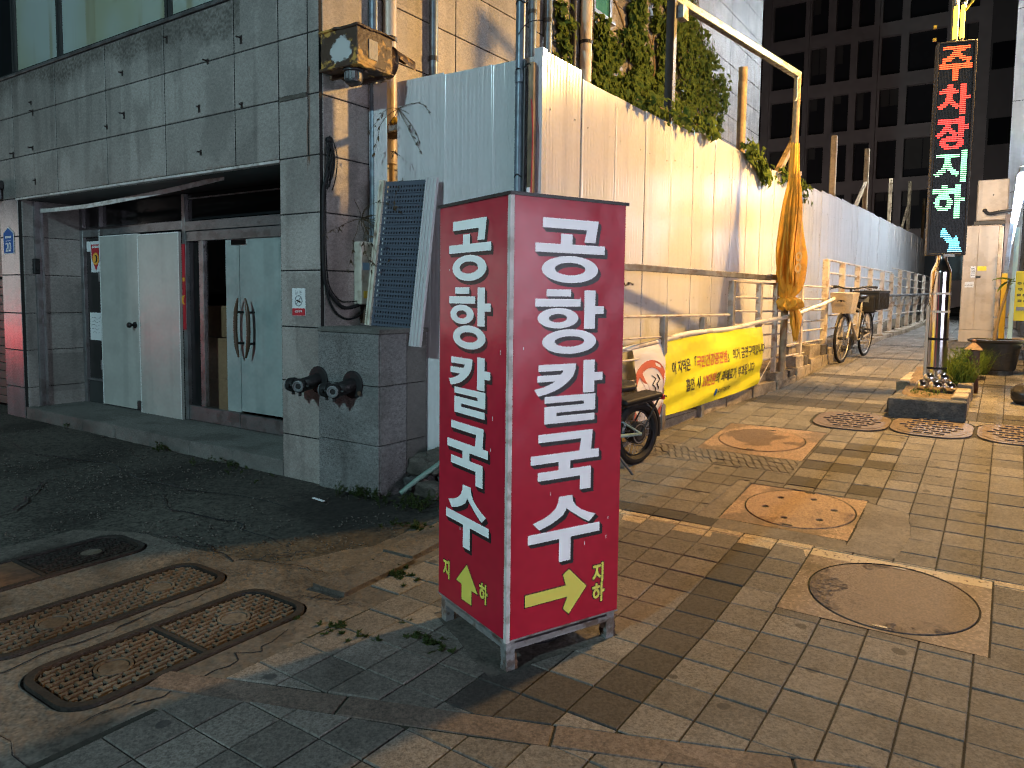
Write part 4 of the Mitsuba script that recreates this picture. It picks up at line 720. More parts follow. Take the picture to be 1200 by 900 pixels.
add('broken_cover', rough(bx(SX+.01, SX+.10, 4.30, 4.36, 1.26, 1.42), .025, .02, 15, 3), 'rust_plate', ub, 40); add('clip', cbx(SX+.09, SX+.096, 4.26, 4.35, 1.47, 1.53, .002), 'yellow_paint', ub)
cb = thing('cable_bundle', 'thick black cable drooping down the side of the granite pilaster', 'cable')
p_ = spline([(SX+.03, 3.962, 2.66), (SX+.035, 3.975, 2.52), (SX+.03, 3.93, 2.40), (SX+.022, 3.905, 2.3), (SX+.022, 3.897, 1.85), (SX+.022, 3.91, 1.62), (SX+.025, 3.99, 1.475), (SX+.035, 4.12, 1.39), (SX+.045, 4.26, 1.42), (SX+.05, 4.38, 1.52)], 50)
add('cable', tube(p_, .014, 10), 'black_rubber', cb, True)
add('thin_cable', [tube(spline([(SX+.03, 3.95, 2.63), (SX+.02, 3.93, 2.3), (SX+.018, 3.93, 1.9), (SX+.018, 3.95, 1.6), (SX+.03, 4.1, 1.44), (SX+.04, 4.3, 1.46)], 40), .005, 6), tube(spline([(SX+.02, 3.93, 1.6), (SX+.02, 4.02, 1.36), (SX+.03, 4.15, 1.30), (SX+.04, 4.32, 1.38)], 24), .009, 6)], 'black_rubber', cb, True)
add('frayed_knot', [tube(spline([(SX+.02+r.uniform(0, .04), 3.955+r.uniform(-.03, .03), 2.68+r.uniform(-.05, .05)), (SX+.03+r.uniform(0, .05), 3.96+r.uniform(-.03, .06), 2.55), (SX+.03, 3.94+r.uniform(-.03, .05), 2.36+r.uniform(-.06, .1))], 10), r.uniform(.0025, .006), 6) for r in [random.Random(k) for k in range(14)]] + [sphere((SX+.03, 3.958, 2.69), .026), sphere((SX+.03, 3.99, 2.55), .022)], 'black_rubber', cb, True)
tp = thing('pipe_stub', 'small brass valve on a pipe in the gap beside the pale hoarding', 'valve')
add('pipe', [cyl((-4.36, 4.60, 1.2), (-4.36, 4.60, 2.86), .022), cyl((-4.40, 4.62, 2.98), (-4.40, 4.62, 3.30), .03)], 'timber', tp, 40); add('valve', [sphere((-4.30, 4.575, 2.92), .042), cyl((-4.30, 4.575, 2.92), (-4.25, 4.54, 2.92), .022), bx(-4.37, -4.25, 4.55, 4.60, 2.80, 2.87)], 'rust_plate', tp, 40); add('cap', sphere((-4.275, 4.55, 2.935), .032), 'yellow_paint', tp, True)
for k, (y, r, m, x, lab) in enumerate([(4.43, .035, 'scaffold_blue', SX+.04, None), (4.60, .055, 'beige_pipe', SX+.06, None), (5.17, .038, 'scaffold_blue', SX+.05, None), (6.76+.05, .04, 'scaffold_blue', SX+.05, None), (7.11, .045, 'scaffold_blue', SX+.06, None), (7.72, .035, 'dark_metal', SX+.04, None), (7.95, .072, 'beige_pipe', SX+.08, None), (8.12, .04, 'dark_metal', SX+.05, None)]):
    d = add('drainpipe', cyl((x, y, 2.6 if y > 4.5 else .0), (x, y, 9.0), r, 18), m, B, 40)
    adds('pipe_clip', [lathe([(r-.004, -.02), (r+.006, -.02), (r+.006, .02), (r-.004, .02)], (x, y, z), 16) for z in (3.62, 4.55, 5.6)], 'dark_metal', d)
wn = add('side_window', [bx(SX-.02, SX+.03, 8.22, 8.28, 5.02, 6.3), bx(SX-.02, SX+.03, 8.66, 8.72, 5.02, 6.3), bx(SX-.02, SX+.03, 8.28, 8.66, 5.02, 5.07), bx(SX-.02, SX+.03, 8.28, 8.66, 6.25, 6.3)], 'brushed', B); add('pane', bx(SX-.01, SX+.01, 8.28, 8.66, 5.07, 6.25), 'teal_pane', wn); add('sill', bx(SX-.01, SX+.07, 8.18, 8.76, 4.99, 5.018), 'brushed', wn)

# dry twigs and weeds
def twig_clump(name, o, n, L, label, seed, spread=1.0, drop=.5):
    r = random.Random(seed); t = thing(name, label, 'plant'); st_, lf = [], []
    for k in range(n):
        d = unit((r.uniform(-.3, 1)*spread, r.uniform(-1, 1)*.6, r.uniform(-.4, .8))); p = np.array(o); pts = [p]
        for q in range(6):
            d = unit(d + np.array([r.uniform(-.3, .3), r.uniform(-.3, .3), -drop*.4+r.uniform(-.2, .2)])); p = p + d*L/6; pts.append(p)
            if q > 1:
                for _ in range(3):
                    e = unit(d + np.array([r.uniform(-1, 1), r.uniform(-1, 1), r.uniform(-1.3, .3)]))
                    lf.append((p, e, r.uniform(.025, .06)))
        st_.append(tube(pts, np.linspace(.0032, .0012, 7), 5))
    add('stem', st_, 'dry_leaf', t); tag(add('leaves', leaves_mesh([a for a, _, _ in lf], [b for _, b, _ in lf], [c for _, _, c in lf], .28, seed), 'dry_leaf', t), kind='stuff')
def leaves_mesh(P, D, S, asp=.8, seed=0):
    """small folded leaves at P, their tips along D, S long"""
    r = np.random.default_rng(seed); P, D, S = np.array(P, float), np.array(D, float), np.array(S, float)[:, None]
    D /= np.linalg.norm(D, axis=1, keepdims=True); R = r.normal(size=P.shape); X = np.cross(D, R); X /= np.linalg.norm(X, axis=1, keepdims=True)+1e-9; N = np.cross(X, D)
    w = S*asp*.5
    v = np.stack([P, P+D*S*.45+X*w-N*S*.10, P+D*S, P+D*S*.45-X*w-N*S*.10, P+D*S*.45+N*S*.03], 1)
    n = len(P); b = (np.arange(n)*5)[:, None]
    f = np.vstack([np.hstack([b+0, b+1, b+4]), np.hstack([b+1, b+2, b+4]), np.hstack([b+2, b+3, b+4]), np.hstack([b+3, b+0, b+4])])
    return trimesh.Trimesh(v.reshape(-1, 3), f, process=False)
def ivy_mesh(P, N0, S, seed=0, drop=.8):
    """lobed ivy leaves lying against a wall whose normal is N0"""
    r = np.random.default_rng(seed); P = np.array(P, float); n = len(P); S = np.array(S)[:, None]
    N = unit(N0)[None] + r.normal(0, .42, (n, 3)); N /= np.linalg.norm(N, axis=1, keepdims=True)
    D = np.array([0, 0, -drop])[None] + r.normal(0, .5, (n, 3)); D -= N*(D*N).sum(1, keepdims=True); D /= np.linalg.norm(D, axis=1, keepdims=True); X = np.cross(D, N)
    sh = [(0, 0, 0), (-.12, .42, -.05), (.28, .50, -.09), (.45, .24, -.03), (1.0, 0, -.10), (.45, -.24, -.03), (.28, -.50, -.09), (-.12, -.42, -.05), (.28, 0, .06)]
    v = np.stack([P + S*(a*D+b*X+c*N) for a, b, c in sh], 1); k = (np.arange(n)*9)[:, None]
    f = np.vstack([np.hstack([k+8, k+a, k+(a+1) % 8]) for a in range(8)]); return trimesh.Trimesh(v.reshape(-1, 3), f, process=False)
twig_clump('dry_vine', (SX+.03, 4.30, 2.12), 16, .5, 'bare grey twigs hanging above the beige utility box', 3)
twig_clump('dry_vine', (-4.10, 4.40, 2.98), 9, .42, 'dry brown creeper hanging over the pale front hoarding', 5)
twig_clump('dry_vine', (-4.20, 4.52, 2.55), 9, .5, 'tangled dry vine in the gap beside the pale hoarding', 9)
def weeds(o, n, L, label, seed, spread=.15, name='weed', m='weed_leaf'):
    r = random.Random(seed); t = thing(name, label, 'weed'); P, D, S = [], [], []
    stems = []
    for k in range(n):
        a = r.uniform(0, 6.28); q = abs(r.gauss(0, spread)); b = np.array([o[0]+q*math.cos(a), o[1]+q*math.sin(a)*.45, 0]); b[2] = float(zg(b[0], b[1]))+.0
        d = unit((r.uniform(-1, 1), r.uniform(-1, .8), 1)); h = L*r.uniform(.4, 1); pts = [b + d*h*s + np.array([0, 0, -.15*h*s*s]) for s in (0, .35, .7, 1)]
        stems.append(tube(pts, np.linspace(.0022, .0009, 4), 4))
        for s in np.linspace(.15, 1, 9):
            for _ in range(2): P.append(b + d*h*s + np.array([0, 0, -.15*h*s*s])); D.append((r.uniform(-1, 1), r.uniform(-1, 1), r.uniform(-.1, .8))); S.append(r.uniform(.012, .026))
    add('stem', stems, m, t); tag(add('leaves', leaves_mesh(P, D, S, .45, seed), m, t), kind='stuff')
weeds((-3.95, 3.80), 34, .12, 'dark green weeds at the foot of the granite pier', 1, .16); weeds((-3.42, 3.80), 40, .16, 'large dark weed clump below the pale hoarding by the hose', 2, .16); weeds((-5.5, 3.82), 22, .08, 'small weeds along the stone step', 3, .3); weeds((-6.6, 3.83), 14, .09, 'weed tuft in the middle of the stone step', 4, .14)
weeds((-8.6, 3.93), 18, .07, 'weeds growing on the broken corner of the step', 5, .2); weeds((-2.62, 2.82), 26, .03, 'mossy weeds in the crack beside the far apron', 6, .12); weeds((-1.98, 2.33), 26, .028, 'tiny weeds in the joints left of the red pillar sign', 7, .10); weeds((-2.42, 2.20), 20, .022, 'low moss in the paving joint near the cast iron covers', 8, .14); weeds((-3.05, 3.45), 30, .05, 'straggling weeds at the edge of the asphalt', 9, .12)
for (x, y, z, a, b, c, s) in ((-3.64, 4.26, .19, .16, .10, .06, 1), (-3.55, 4.30, .27, .12, .09, .05, 2), (-3.35, 4.30, .10, .17, .11, .09, 3), (-3.66, 4.18, .07, .11, .08, .07, 4), (-3.50, 4.12, .05, .14, .09, .05, 5), (-3.20, 4.25, .10, .13, .1, .08, 6)):
    solo('rubble_stone', rough(cbx(x-a, x+a, y-b, y+b, z-c, z+c, .02), .04, .05, 7, s), 'masonry_dark' if s in (3, 4) else 'concrete', {1: 'flat grey rubble slab against the granite pier', 2: 'rubble slab lying on top beside the granite pier', 3: 'broad dark rubble block below the pale hoarding', 4: 'small dark rubble block at the foot of the pier', 5: 'low rubble stone in front of the pile by the hose', 6: 'rubble block nearest the red pillar sign'}[s], 'stone', smooth=30)
gh = thing('garden_hose', 'green hose slanting down over the rubble beside the granite pier', 'hose')
add('hose', tube(spline([(-3.50, 4.36, .30), (-3.50, 4.22, .24), (-3.58, 4.05, .13), (-3.64, 3.93, .04)], 20), .019, 12), 'hose_green', gh, True); add('wire', tube(spline([(-3.36, 4.36, .30), (-3.42, 4.22, .17), (-3.35, 4.10, .09), (-3.2, 4.06, .06)], 20), .005, 6), 'pipe_white', gh, True)
solo('litter', bar((-4.12, 3.52, .02), (-4.0, 3.52, .015), .02, .006), 'paper', 'small white scrap of litter on the dark asphalt', 'litter')

# ------------------------------------------------------------------ the white hoarding
FX, FFY = -2.75, 4.41
def panel(u0, u1, z0, z1, M, seed):
    """a roll formed sheet: narrow ribs, a folded lip at one edge; u along the fence, w out of it"""
    r = random.Random(seed); w = u1-u0; prof = []; n = 12
    for k in range(n+1):
        u = u0 + w*k/n
        if k in (0, n): prof.append((u, 0)); continue
        a = .0016+.0008*r.random(); h = w/n*.16
        prof += [(u-h, .0), (u-h*.5, -a), (u+h*.5, -a), (u+h, 0)]
    prof = [(u0, -.004), (u0+.001, .003), (u0+.012, .004), (u0+.018, .0)] + prof[1:-1] + [(u1-.003, 0), (u1+.004, -.004)]
    bow = r.uniform(-.004, .004); lean = r.uniform(-.004, .004); zs = np.linspace(z0, z1, 7); V = []
    for z in zs:
        t = (z-z0)/(z1-z0)
        for u, q in prof: V.append((u, q + bow*math.sin(math.pi*(u-u0)/w) + lean*t + .0025*math.sin(7*t+seed), z))
    m = len(prof); f = []
    for a in range(len(zs)-1):
        for b in range(m-1): f += [[a*m+b, a*m+b+1, (a+1)*m+b+1], [a*m+b, (a+1)*m+b+1, (a+1)*m+b]]
    return put(trimesh.Trimesh(np.array(V), np.array(f), process=False), M)
HF = thing('hoarding', 'long white sheet metal site hoarding running along the pavement', 'fence', None)
MS = frame((FX, 0, 0), (0, 1, 0), (1, 0, 0), (0, 0, 1))
ztop = PchipInterpolator([4, 5, 6.1, 6.7, 7.35, 8, 8.6, 11.3, 13.3, 17.2, 22.5, 33], [3.2, 3.15, 3.15, 3.18, 3.21, 3.25, 3.26, 3.27, 3.35, 3.49, 3.61, 3.86])
y, k = FFY, 0
edges = [4.41, 4.965, 5.535, 6.14, 6.74, 7.35, 8.0, 8.61, 9.22, 9.83, 10.45, 11.06]
while edges[-1] < 32.2: edges.append(edges[-1]+.61)
rj = random.Random(4)
for k, (a, b) in enumerate(zip(edges[:-1], edges[1:])):
    zt = float(ztop((a+b)/2)) + rj.uniform(-.012, .012); zt = 3.205 if k == 0 else zt
    add('panel', panel(a, b-.002, float(zg(-2.7, a))-.15, zt, MS, k), 'fence_white', HF, 35)
add('rail', [bar((FX-.06, a, float(ztop(a))-dz), (FX-.06, a+4.0, float(ztop(a+4))-dz), .045) for a in np.arange(4.6, 29, 4.0) for dz in (.35, 1.7)], 'galv', HF)
sc_ = []
for a, b in zip(edges[:-1], edges[1:]):
    for z in (float(ztop(a))-.35, float(ztop(a))-1.7):
        for u in (a+.10, b-.10): sc_.append(put(lathe([(0, .006), (.006, .005), (.008, 0), (0, 0)], (0, 0, 0), 8), frame((FX+.001, u, z), (0, 1, 0), (0, 0, 1))))
tag(add('screw', sc_, 'galv', HF), kind='stuff')
add('scribble', [tube(spline([(FX+.002, 5.72+.03*k+.02*math.sin(k*2), 1.62+.02*math.cos(k*3)) for k in range(9)], 30), .004, 5)], 'print_black', HF)
HF2 = thing('hoarding', 'short pale blue lit return of the white hoarding behind the red pillar sign', 'fence', None)
MF = frame((0, FFY, 0), (1, 0, 0), (0, -1, 0), (0, 0, 1))
for k, (a, b, z0, z1) in enumerate(((-4.43, -4.235, .9, 3.21), (-4.115, -3.642, .20, 3.19), (-3.64, -3.19, .21, 3.175), (-3.188, FX+.012, .23, 3.17))): add('panel', panel(a, b-.002, z0, z1, MF, 50+k), 'fence_white', HF2, 35)
add('corner_post', cbx(FX-.05, FX-.008, FFY+.02, FFY+.062, -.1, 3.1, .003), 'galv', HF2)
add('corner_trim', [cbx(FX+.010, FX+.018, FFY-.04, FFY+.02, .2, 3.21, .002), cbx(FX-.05, FX+.010, FFY-.043, FFY-.036, .2, 3.21, .002)], 'fence_white', HF2)
add('rail', [bar((-4.40, FFY+.05, z), (FX-.06, FFY+.05, z), .045) for z in (.7, 1.75, 2.85)], 'galv', HF2)
add('footing', rough(bx(-3.78, FX, FFY+.0, FFY+.16, -.1, .21), .06, .02, 7, 3), 'masonry_dark', HF2, 40)
sp = thing('scaffold_pole', 'tall blue grey scaffold pole tied at the corner of the hoarding', 'pole')
add('tube', cyl((-2.90, 4.335, .0), (-2.885, 4.335, 8.0), .033, 18), 'scaffold_blue', sp, 40)
add('second_tube', cyl((-2.85, 4.31, .0), (-2.84, 4.315, 3.12), .012, 10), 'dark_metal', sp, 40)
adds('coupler', [lathe([(.034, -.04), (.045, -.04), (.045, .04), (.034, .04)], (-2.885, 4.335, z), 16) for z in (3.02, 3.68, 1.98, 2.05)], 'scaffold_blue', sp)
add('wire_tie', [tube([(-2.885+.04*math.cos(t), 4.335+.04*math.sin(t), z+.012*math.sin(3*t)) for t in np.linspace(0, 6.28, 16)], .004, 5) for z in (3.04, 3.06, 3.52, 2.34)] + [tube(spline([(-2.86, 4.31, 3.05), (-2.80, 4.30, 3.09), (-2.77, 4.32, 3.03)], 8), .005, 5), tube(spline([(-2.89, 4.30, 3.3), (-2.8, 4.29, 3.36), (-2.7, 4.4, 3.38)], 8), .003, 5)], 'black_rubber', sp)
wp = thing('timber_post', 'weathered timber post strapped beside the scaffold pole at the corner', 'post')
add('post', rough(cbx(-2.805, -2.762, 4.30, 4.345, .1, 3.10, .004), .08, .004, 14, 6), 'timber', wp, 40); adds('strap', [bx(-2.809, -2.757, 4.295, 4.35, z, z+h) for z, h in ((1.98, .10), (1.62, .05))], 'ink_red', wp); add('fuse_box', cbx(-2.79, -2.765, 4.27, 4.298, 2.18, 2.25, .004), 'paper', wp)
add('red_wire', tube(spline([(-2.775, 4.30, 2.85), (-2.755, 4.29, 2.6), (-2.76, 4.29, 2.3), (-2.775, 4.29, 2.05)], 16), .005, 6), 'ink_red', wp)
# support posts behind the hoarding
for k, (y0, zt, r, tilt, lab, brace) in enumerate([(9.38, 4.39, .055, .0, 'thick yellow lit post behind the hoarding, nearest the ivy', None), (15.1, 4.62, .062, .05, 'square timber post above the hoarding, next past the orange tarp', None), (18.85, 5.02, .062, .1, 'timber post with a diagonal brace above the hoarding, nearer of the two braced', (17.24, 4.25)), (23.1, 4.92, .055, .0, 'thin timber post between the two braced posts', None), (27.6, 5.45, .060, .1, 'timber post with a diagonal brace far along the hoarding', (25.25, 4.75)), (32.4, 5.45, .05, .2, 'farthest thin post at the end of the hoarding', None)]):
    t = thing('support_post', lab, 'post', None)
    add('post', cyl((-2.90, y0, .2), (-2.90, y0+tilt, zt), r, 12) if k in (0, 5) else bar((-2.90, y0, .2), (-2.90, y0+tilt, zt), r*1.7), 'timber', t, 40)
    if brace: add('brace', bar((-2.90, brace[0], 3.3), (-2.90, y0+tilt*.7, brace[1]+.0), .07), 'timber', t)
# leaning perforated panel and sheets
def quad_frame(tl, tr, bl):
    tl, tr, bl = map(np.array, (tl, tr, bl)); u = unit(tr-tl); d = bl-tl; d = d-u*(d @ u); h = np.linalg.norm(d); return frame(tl, u, -d/h), np.linalg.norm(tr-tl), h
lp = thing('perforated_panel', 'blue grey perforated metal panel leaning on the hoarding above the pier', 'panel')
Mq, wq, hq = quad_frame((-4.165, 4.33, 2.40), (-3.725, 4.33, 2.385), (-4.125, 4.20, 1.252))
hs = []
for a in range(15):
    for b in range(2):
        for c in range(14): hs.append(sbox(.022+c*.0288, -(.035+a*.083+b*.034)-.018, .022+c*.0288+.014, -(.035+a*.083+b*.034)))
pl = sbox(0, -hq, .425, 0).difference(unary_union(hs))
add('sheet', put(ext(pl, .003), Mq), 'mesh_blue', lp); add('backing', put(bx(.004, .42, -hq, -.004, -.03, -.028), Mq), 'print_black', lp)
add('ridge', put(cat_([bx(0, .425, -(.035+a*.083)-.064, -(.035+a*.083)-.058, .003, .012) for a in range(15)]), Mq), 'mesh_blue', lp)
add('left_channel', put(cat_([bx(-.055, -.002, -hq, .01, -.02, .012), bx(-.056, -.040, -hq, .01, .012, .022), bx(-.018, -.002, -hq, .01, .012, .022)]), Mq), 'cream_sheet', lp)
add('right_channel', put(cat_([bx(.427, .53, -hq-.13, .012, -.02, .008)] + [bx(.43+k*.032, .442+k*.032, -hq-.13, .012, .008, .017) for k in range(4)]), Mq), 'fence_white', lp)

# ------------------------------------------------------------------ climbing ivy on the side wall
iv = thing('climbing_ivy', 'dense green ivy spreading over the beige side wall above the hoarding', 'ivy')
STREAMS = [([(9.38, 5.87), (9.35, 5.52), (9.24, 5.04), (8.75, 4.68), (8.41, 4.33), (8.19, 3.9)], .22), ([(8.31, 4.92), (8.3, 4.56), (8.47, 4.35), (8.27, 3.9)], .17), ([(10.18, 6.16), (10.16, 5.55), (10.04, 5.04), (9.67, 4.71), (9.35, 4.44), (8.94, 4.15)], .2), ([(9.36, 5.3), (9.54, 5.02), (9.59, 4.74), (9.84, 4.37), (10.37, 4.1)], .14), ([(10.55, 6.29), (10.52, 5.79), (10.42, 5.02), (10.39, 4.42), (10.97, 4.1)], .22), ([(8.84, 5.36), (9.11, 5.11), (9.25, 4.82), (9.27, 4.3)], .16), ([(9.93, 5.25), (10.11, 4.82), (10.04, 4.56), (9.64, 4.2)], .14), ([(8.7, 3.9), (8.9, 4.2), (9.3, 4.0), (9.9, 4.25), (10.6, 4.0)], .12)]
dense = Polygon([(10.45, 7.4), (11.7, 7.4), (11.64, 6.02), (12.05, 5.87), (12.63, 5.54), (13.16, 5.23), (13.15, 4.93), (12.87, 4.4), (12.3, 3.9), (11.33, 3.9), (10.86, 4.2), (11.0, 5.07), (10.65, 5.46)])
up_ = Polygon([(8.63, 7.4), (8.63, 5.6), (8.98, 5.08), (9.39, 4.86), (10.11, 4.94), (10.88, 5.46), (10.82, 7.4)])
r = np.random.default_rng(21); P, S = [], []
def put_leaf(y, z, dens):
    hole = float(meshkit.fbm(np.array([y*3.0, z*3.0, 3.0]), 3, 4))
    if hole < dens: return
    P.append((SX + .02 + abs(r.normal(0, .05)) + .07*float(meshkit.noise(np.array([y*3, z*3, 8.0]), 2)), y, z)); S.append(r.uniform(.055, .105))
for line, w in STREAMS:
    L_ = LineString(line)
    for t in r.random(int(L_.length*620)):
        p = L_.interpolate(t, normalized=True); put_leaf(p.x+r.normal(0, w*.62), p.y+r.normal(0, w*.5), .47)
for poly, n, dn in ((dense, 6500, .38), (up_, 4000, .55)):
    x0, y0, x1, y1 = poly.bounds
    for q in r.random((n, 2)):
        p = Point(x0+(x1-x0)*q[0], y0+(y1-y0)*q[1])
        if poly.buffer(r.normal(0, .06)).contains(p): put_leaf(p.x, p.y, dn)
tag(add('foliage', ivy_mesh(P, (1, 0, 0), S, 5), 'ivy_leaf', iv), kind='stuff')
add('stem', [tube(spline([(SX+.012, a+.05*math.sin(7*b+k), b) for a, b in line], 16), .012, 6) for k, (line, _) in enumerate(STREAMS)] + [tube(spline([(SX+.012, 11.2+k*.35, 3.8), (SX+.012, 11.1+k*.4, 4.8), (SX+.012, 10.9+k*.2, 6.8)], 12), .007, 5) for k in range(4)], 'bark', iv)
def ivy_clump(line, n, w, label, seed, x=FX, size=(.06, .11), zdrop=.0):
    t = thing('climbing_ivy', label, 'ivy'); r = np.random.default_rng(seed); L_ = LineString(line); P, S = [], []
    for q in r.random(n):
        p = L_.interpolate(q, normalized=True); P.append((x+.02+abs(r.normal(0, .06)), p.x+r.normal(0, w), p.y+r.normal(0, w*.55))); S.append(r.uniform(*size))
    tag(add('foliage', ivy_mesh(P, (1, 0, .3), S, seed), 'ivy_leaf', t), kind='stuff'); add('stem', tube(spline([(x+.02, a, b) for a, b in line], 12), .006, 5), 'bark', t)
ivy_clump([(7.40, 4.85), (7.44, 4.61), (7.49, 4.38), (7.46, 4.1)], 130, .055, 'thin ivy sprig on the wall left of the beige drainpipe', 31, SX)
ivy_clump([(7.38, 4.6), (7.55, 4.68), (7.66, 4.7)], 40, .04, 'short ivy shoot reaching the beige drainpipe', 35, SX)
ivy_clump([(8.98, 3.34), (9.3, 3.28), (9.7, 3.14), (9.95, 3.1)], 190, .10, 'ivy clump hanging over the hoarding top left of the orange tarp', 32)
ivy_clump([(10.6, 3.26), (11.3, 3.26), (12.0, 3.20), (12.25, 3.02)], 120, .10, 'ivy clump hanging over the hoarding top right of the orange tarp', 33)
ivy_clump([(6.4, 3.24), (7.2, 3.27), (7.8, 3.29)], 90, .09, 'low ivy fringe spilling over the hoarding top below the ivy wall', 34)
ivy_clump([(5.9, 3.20), (6.3, 3.23)], 26, .06, 'few ivy leaves at the hoarding top nearest the corner', 36)

# ------------------------------------------------------------------ square steel gantry with the tied tarp
gt = thing('steel_gantry', 'rusty square steel frame reaching from behind the hoarding to the railing', 'frame')
A0, A1 = np.array([-2.90, 7.10, 4.47]), np.array([-2.15, 9.01, 4.09]); da = unit(A1-A0)
add('beam', bar(A0-da*.12, A1+da*.02, .075), 'galv', gt); add('back_post', bar((-2.90, 6.99, .3), (-2.90, 7.04, 4.43), .085), 'dark_metal', gt)
add('front_post', tube([(-2.155, 8.78, .45), (-2.152, 8.86, 1.7), (-2.15, 8.98, 3.0), (-2.15, 9.01, 4.06)], .040, 14), 'timber', gt, 40)
adds('brace', [bar((-2.86, 10.9, 3.25), (-2.84, 11.85, 3.95), .085), cyl((-2.86, 11.75, 3.1), (-2.86, 11.85, 4.0), .05), bar((-2.85, 11.6, 3.25), (-2.85, 12.3, 3.5), .07)], 'timber', gt)
add('gusset', bx(-2.88, -2.80, 7.08, 7.22, 4.27, 4.39), 'galv', gt); add('loose_strap', tube(spline([(-2.13, 8.96, 4.05), (-2.12, 8.86, 3.98), (-2.12, 8.88, 3.82), (-2.12, 8.78, 3.74)], 14), .009, 6), 'trim_pale', gt)
adds('clamp', [lathe([(.038, -.03), (.05, -.03), (.05, .03), (.038, .03)], (-2.15, y, z), 14) for y, z in ((8.96, 2.95), (8.95, 2.80))], 'yellow_paint', gt)
tr_ = thing('tied_tarp', 'orange tarpaulin gathered and knotted around the gantry post', 'tarp')
def loft(rows, n=72, m=70, seed=0, closed=True):
    """rows: (z, y centre, half width in y, half depth in x, fold amount, x centre)"""
    rows = np.array(rows, float); zz_ = np.linspace(0, 1, m); q = PchipInterpolator(np.linspace(0, 1, len(rows)), rows)(zz_); V = []
    for a, (z, yc, hy, hx, fo, xc) in enumerate(q):
        for b in range(n):
            t = 2*math.pi*b/n; f = 1 + fo*(.65*math.sin(5*t+seed+a*.05)+.55*math.sin(9*t-a*.06+1)+.40*math.sin(15*t+a*.04+2))
            V.append((xc+hx*f*math.sin(t), yc+hy*f*math.cos(t), z+.01*math.sin(6*t)))
    f = []
    for a in range(m-1):
        for b in range(n): c = (b+1) % n; f += [[a*n+b, a*n+c, (a+1)*n+c], [a*n+b, (a+1)*n+c, (a+1)*n+b]]
    return trimesh.Trimesh(np.array(V), np.array(f), process=False)
add('hanging_cloth', loft([(3.30, 8.95, .045, .045, .12, -2.14), (2.95, 8.93, .07, .055, .2, -2.13), (2.60, 8.86, .18, .075, .25, -2.12), (2.25, 8.83, .27, .095, .28, -2.11), (1.98, 8.83, .35, .11, .28, -2.10), (1.78, 8.80, .33, .11, .25, -2.10), (1.62, 8.77, .22, .10, .25, -2.10), (1.52, 8.74, .085, .07, .22, -2.11), (1.46, 8.74, .06, .055, .15, -2.12)], seed=1), 'tarp_orange', tr_, True)
fl = spline([(0, 3.1), (.05, 2.6), (.1, 2.1), (.12, 1.85)], 12)
add('front_flap', loft([(2.95, 8.86, .02, .03, .2, -2.08), (2.5, 8.76, .09, .03, .3, -2.03), (2.1, 8.62, .15, .035, .3, -2.01), (1.85, 8.56, .16, .035, .3, -2.0), (1.72, 8.6, .13, .03, .3, -2.01), (1.66, 8.66, .05, .02, .2, -2.03)], seed=4), 'tarp_orange', tr_, True)
adds('pale_print', [put(ext(affinity.scale(Point(0, 0).buffer(.075).difference(Point(0, 0).buffer(.042)), 1, .7), .002), frame((-1.955, y, z), unit((.25, .97, .1)), (0, .1, 1))) for y, z in ((8.55, 1.98), (8.53, 1.85))], 'tarp_pale', tr_)
add('knot', loft([(1.53, 8.74, .06, .06, .1, -2.11), (1.48, 8.74, .13, .12, .35, -2.09), (1.42, 8.74, .14, .12, .35, -2.09), (1.38, 8.75, .07, .07, .2, -2.10)], seed=7), 'tarp_orange', tr_, True)
add('tail', loft([(1.42, 8.80, .06, .05, .2, -2.07), (1.34, 8.86, .13, .04, .3, -2.04), (1.24, 8.88, .13, .04, .35, -2.03), (1.12, 8.88, .07, .03, .3, -2.03), (1.02, 8.89, .03, .02, .2, -2.03)], seed=9), 'tarp_orange', tr_, True)

# ------------------------------------------------------------------ railing and its masonry base
def rx(y): return float(np.interp(y, [4.3, 5.6, 8.5, 9.0, 10.8, 16, 32], [-2.63, -2.62, -2.25, -2.185, -2.125, -2.06, -1.86]))
RL = thing('railing', 'painted steel railing with thin bars along the foot of the hoarding', 'railing')
def post(y, zt, zb, w=.045, m='rail_paint'): return add('post', cbx(rx(y)-w*.35, rx(y)+w*.35, y-w/2, y+w/2, zb, zt, .003), m, RL)
for y, zt in ((4.6, 1.33), (5.4, 1.33), (6.18, 1.34), (6.93, 1.32)): post(y, zt, .32, .075, 'steel_grey')
for y, zt in ((7.55, 1.685), (8.24, 1.68)): post(y, zt, .45, .08, 'steel_grey' if y < 8 else 'rail_paint')
post(8.70, 1.69, .6, .07); post(9.67, 1.67, .7, .075)
for y in (10.92, 12.05, 13.3, 14.54, 15.9, 17.15): post(y, 2.06, .75, .11)
for y in (18.4, 19.9, 21.4, 23.2, 25.2, 27.4): post(y, 2.19, .8, .11)
def rail(y0, y1, z0, z1, r=.011, m='rail_paint', n=2):
    q = [(rx(a), a, b) for a, b in zip(np.linspace(y0, y1, n), np.linspace(z0, z1, n))]; return add('bar', tube(q, r, 8), m, RL, 40)
add('top_beam', [bar((rx(a), a, 1.755), (rx(b), b, 1.75-.01*(b > 8)), .055) for a, b in ((4.45, 5.65), (5.65, 8.5), (8.5, 8.86))], 'steel_grey', RL)
for z in (1.345, 1.16, .98, .80, .62): rail(4.6, 7.55, z, z-.01, .012 if z > 1.2 else .009, n=6)
for z in (1.685, 1.52, 1.375, 1.23, 1.11, .96, .83): rail(7.55, 8.24, z, z-.01); rail(8.24, 10.9, z-.01, z-.01, n=5)
for z in (2.06, 1.88, 1.69, 1.49, 1.28, 1.09): rail(10.92, 17.15, z, z+.02, .014); rail(17.15, 28, z+.12, z+.16, .014)
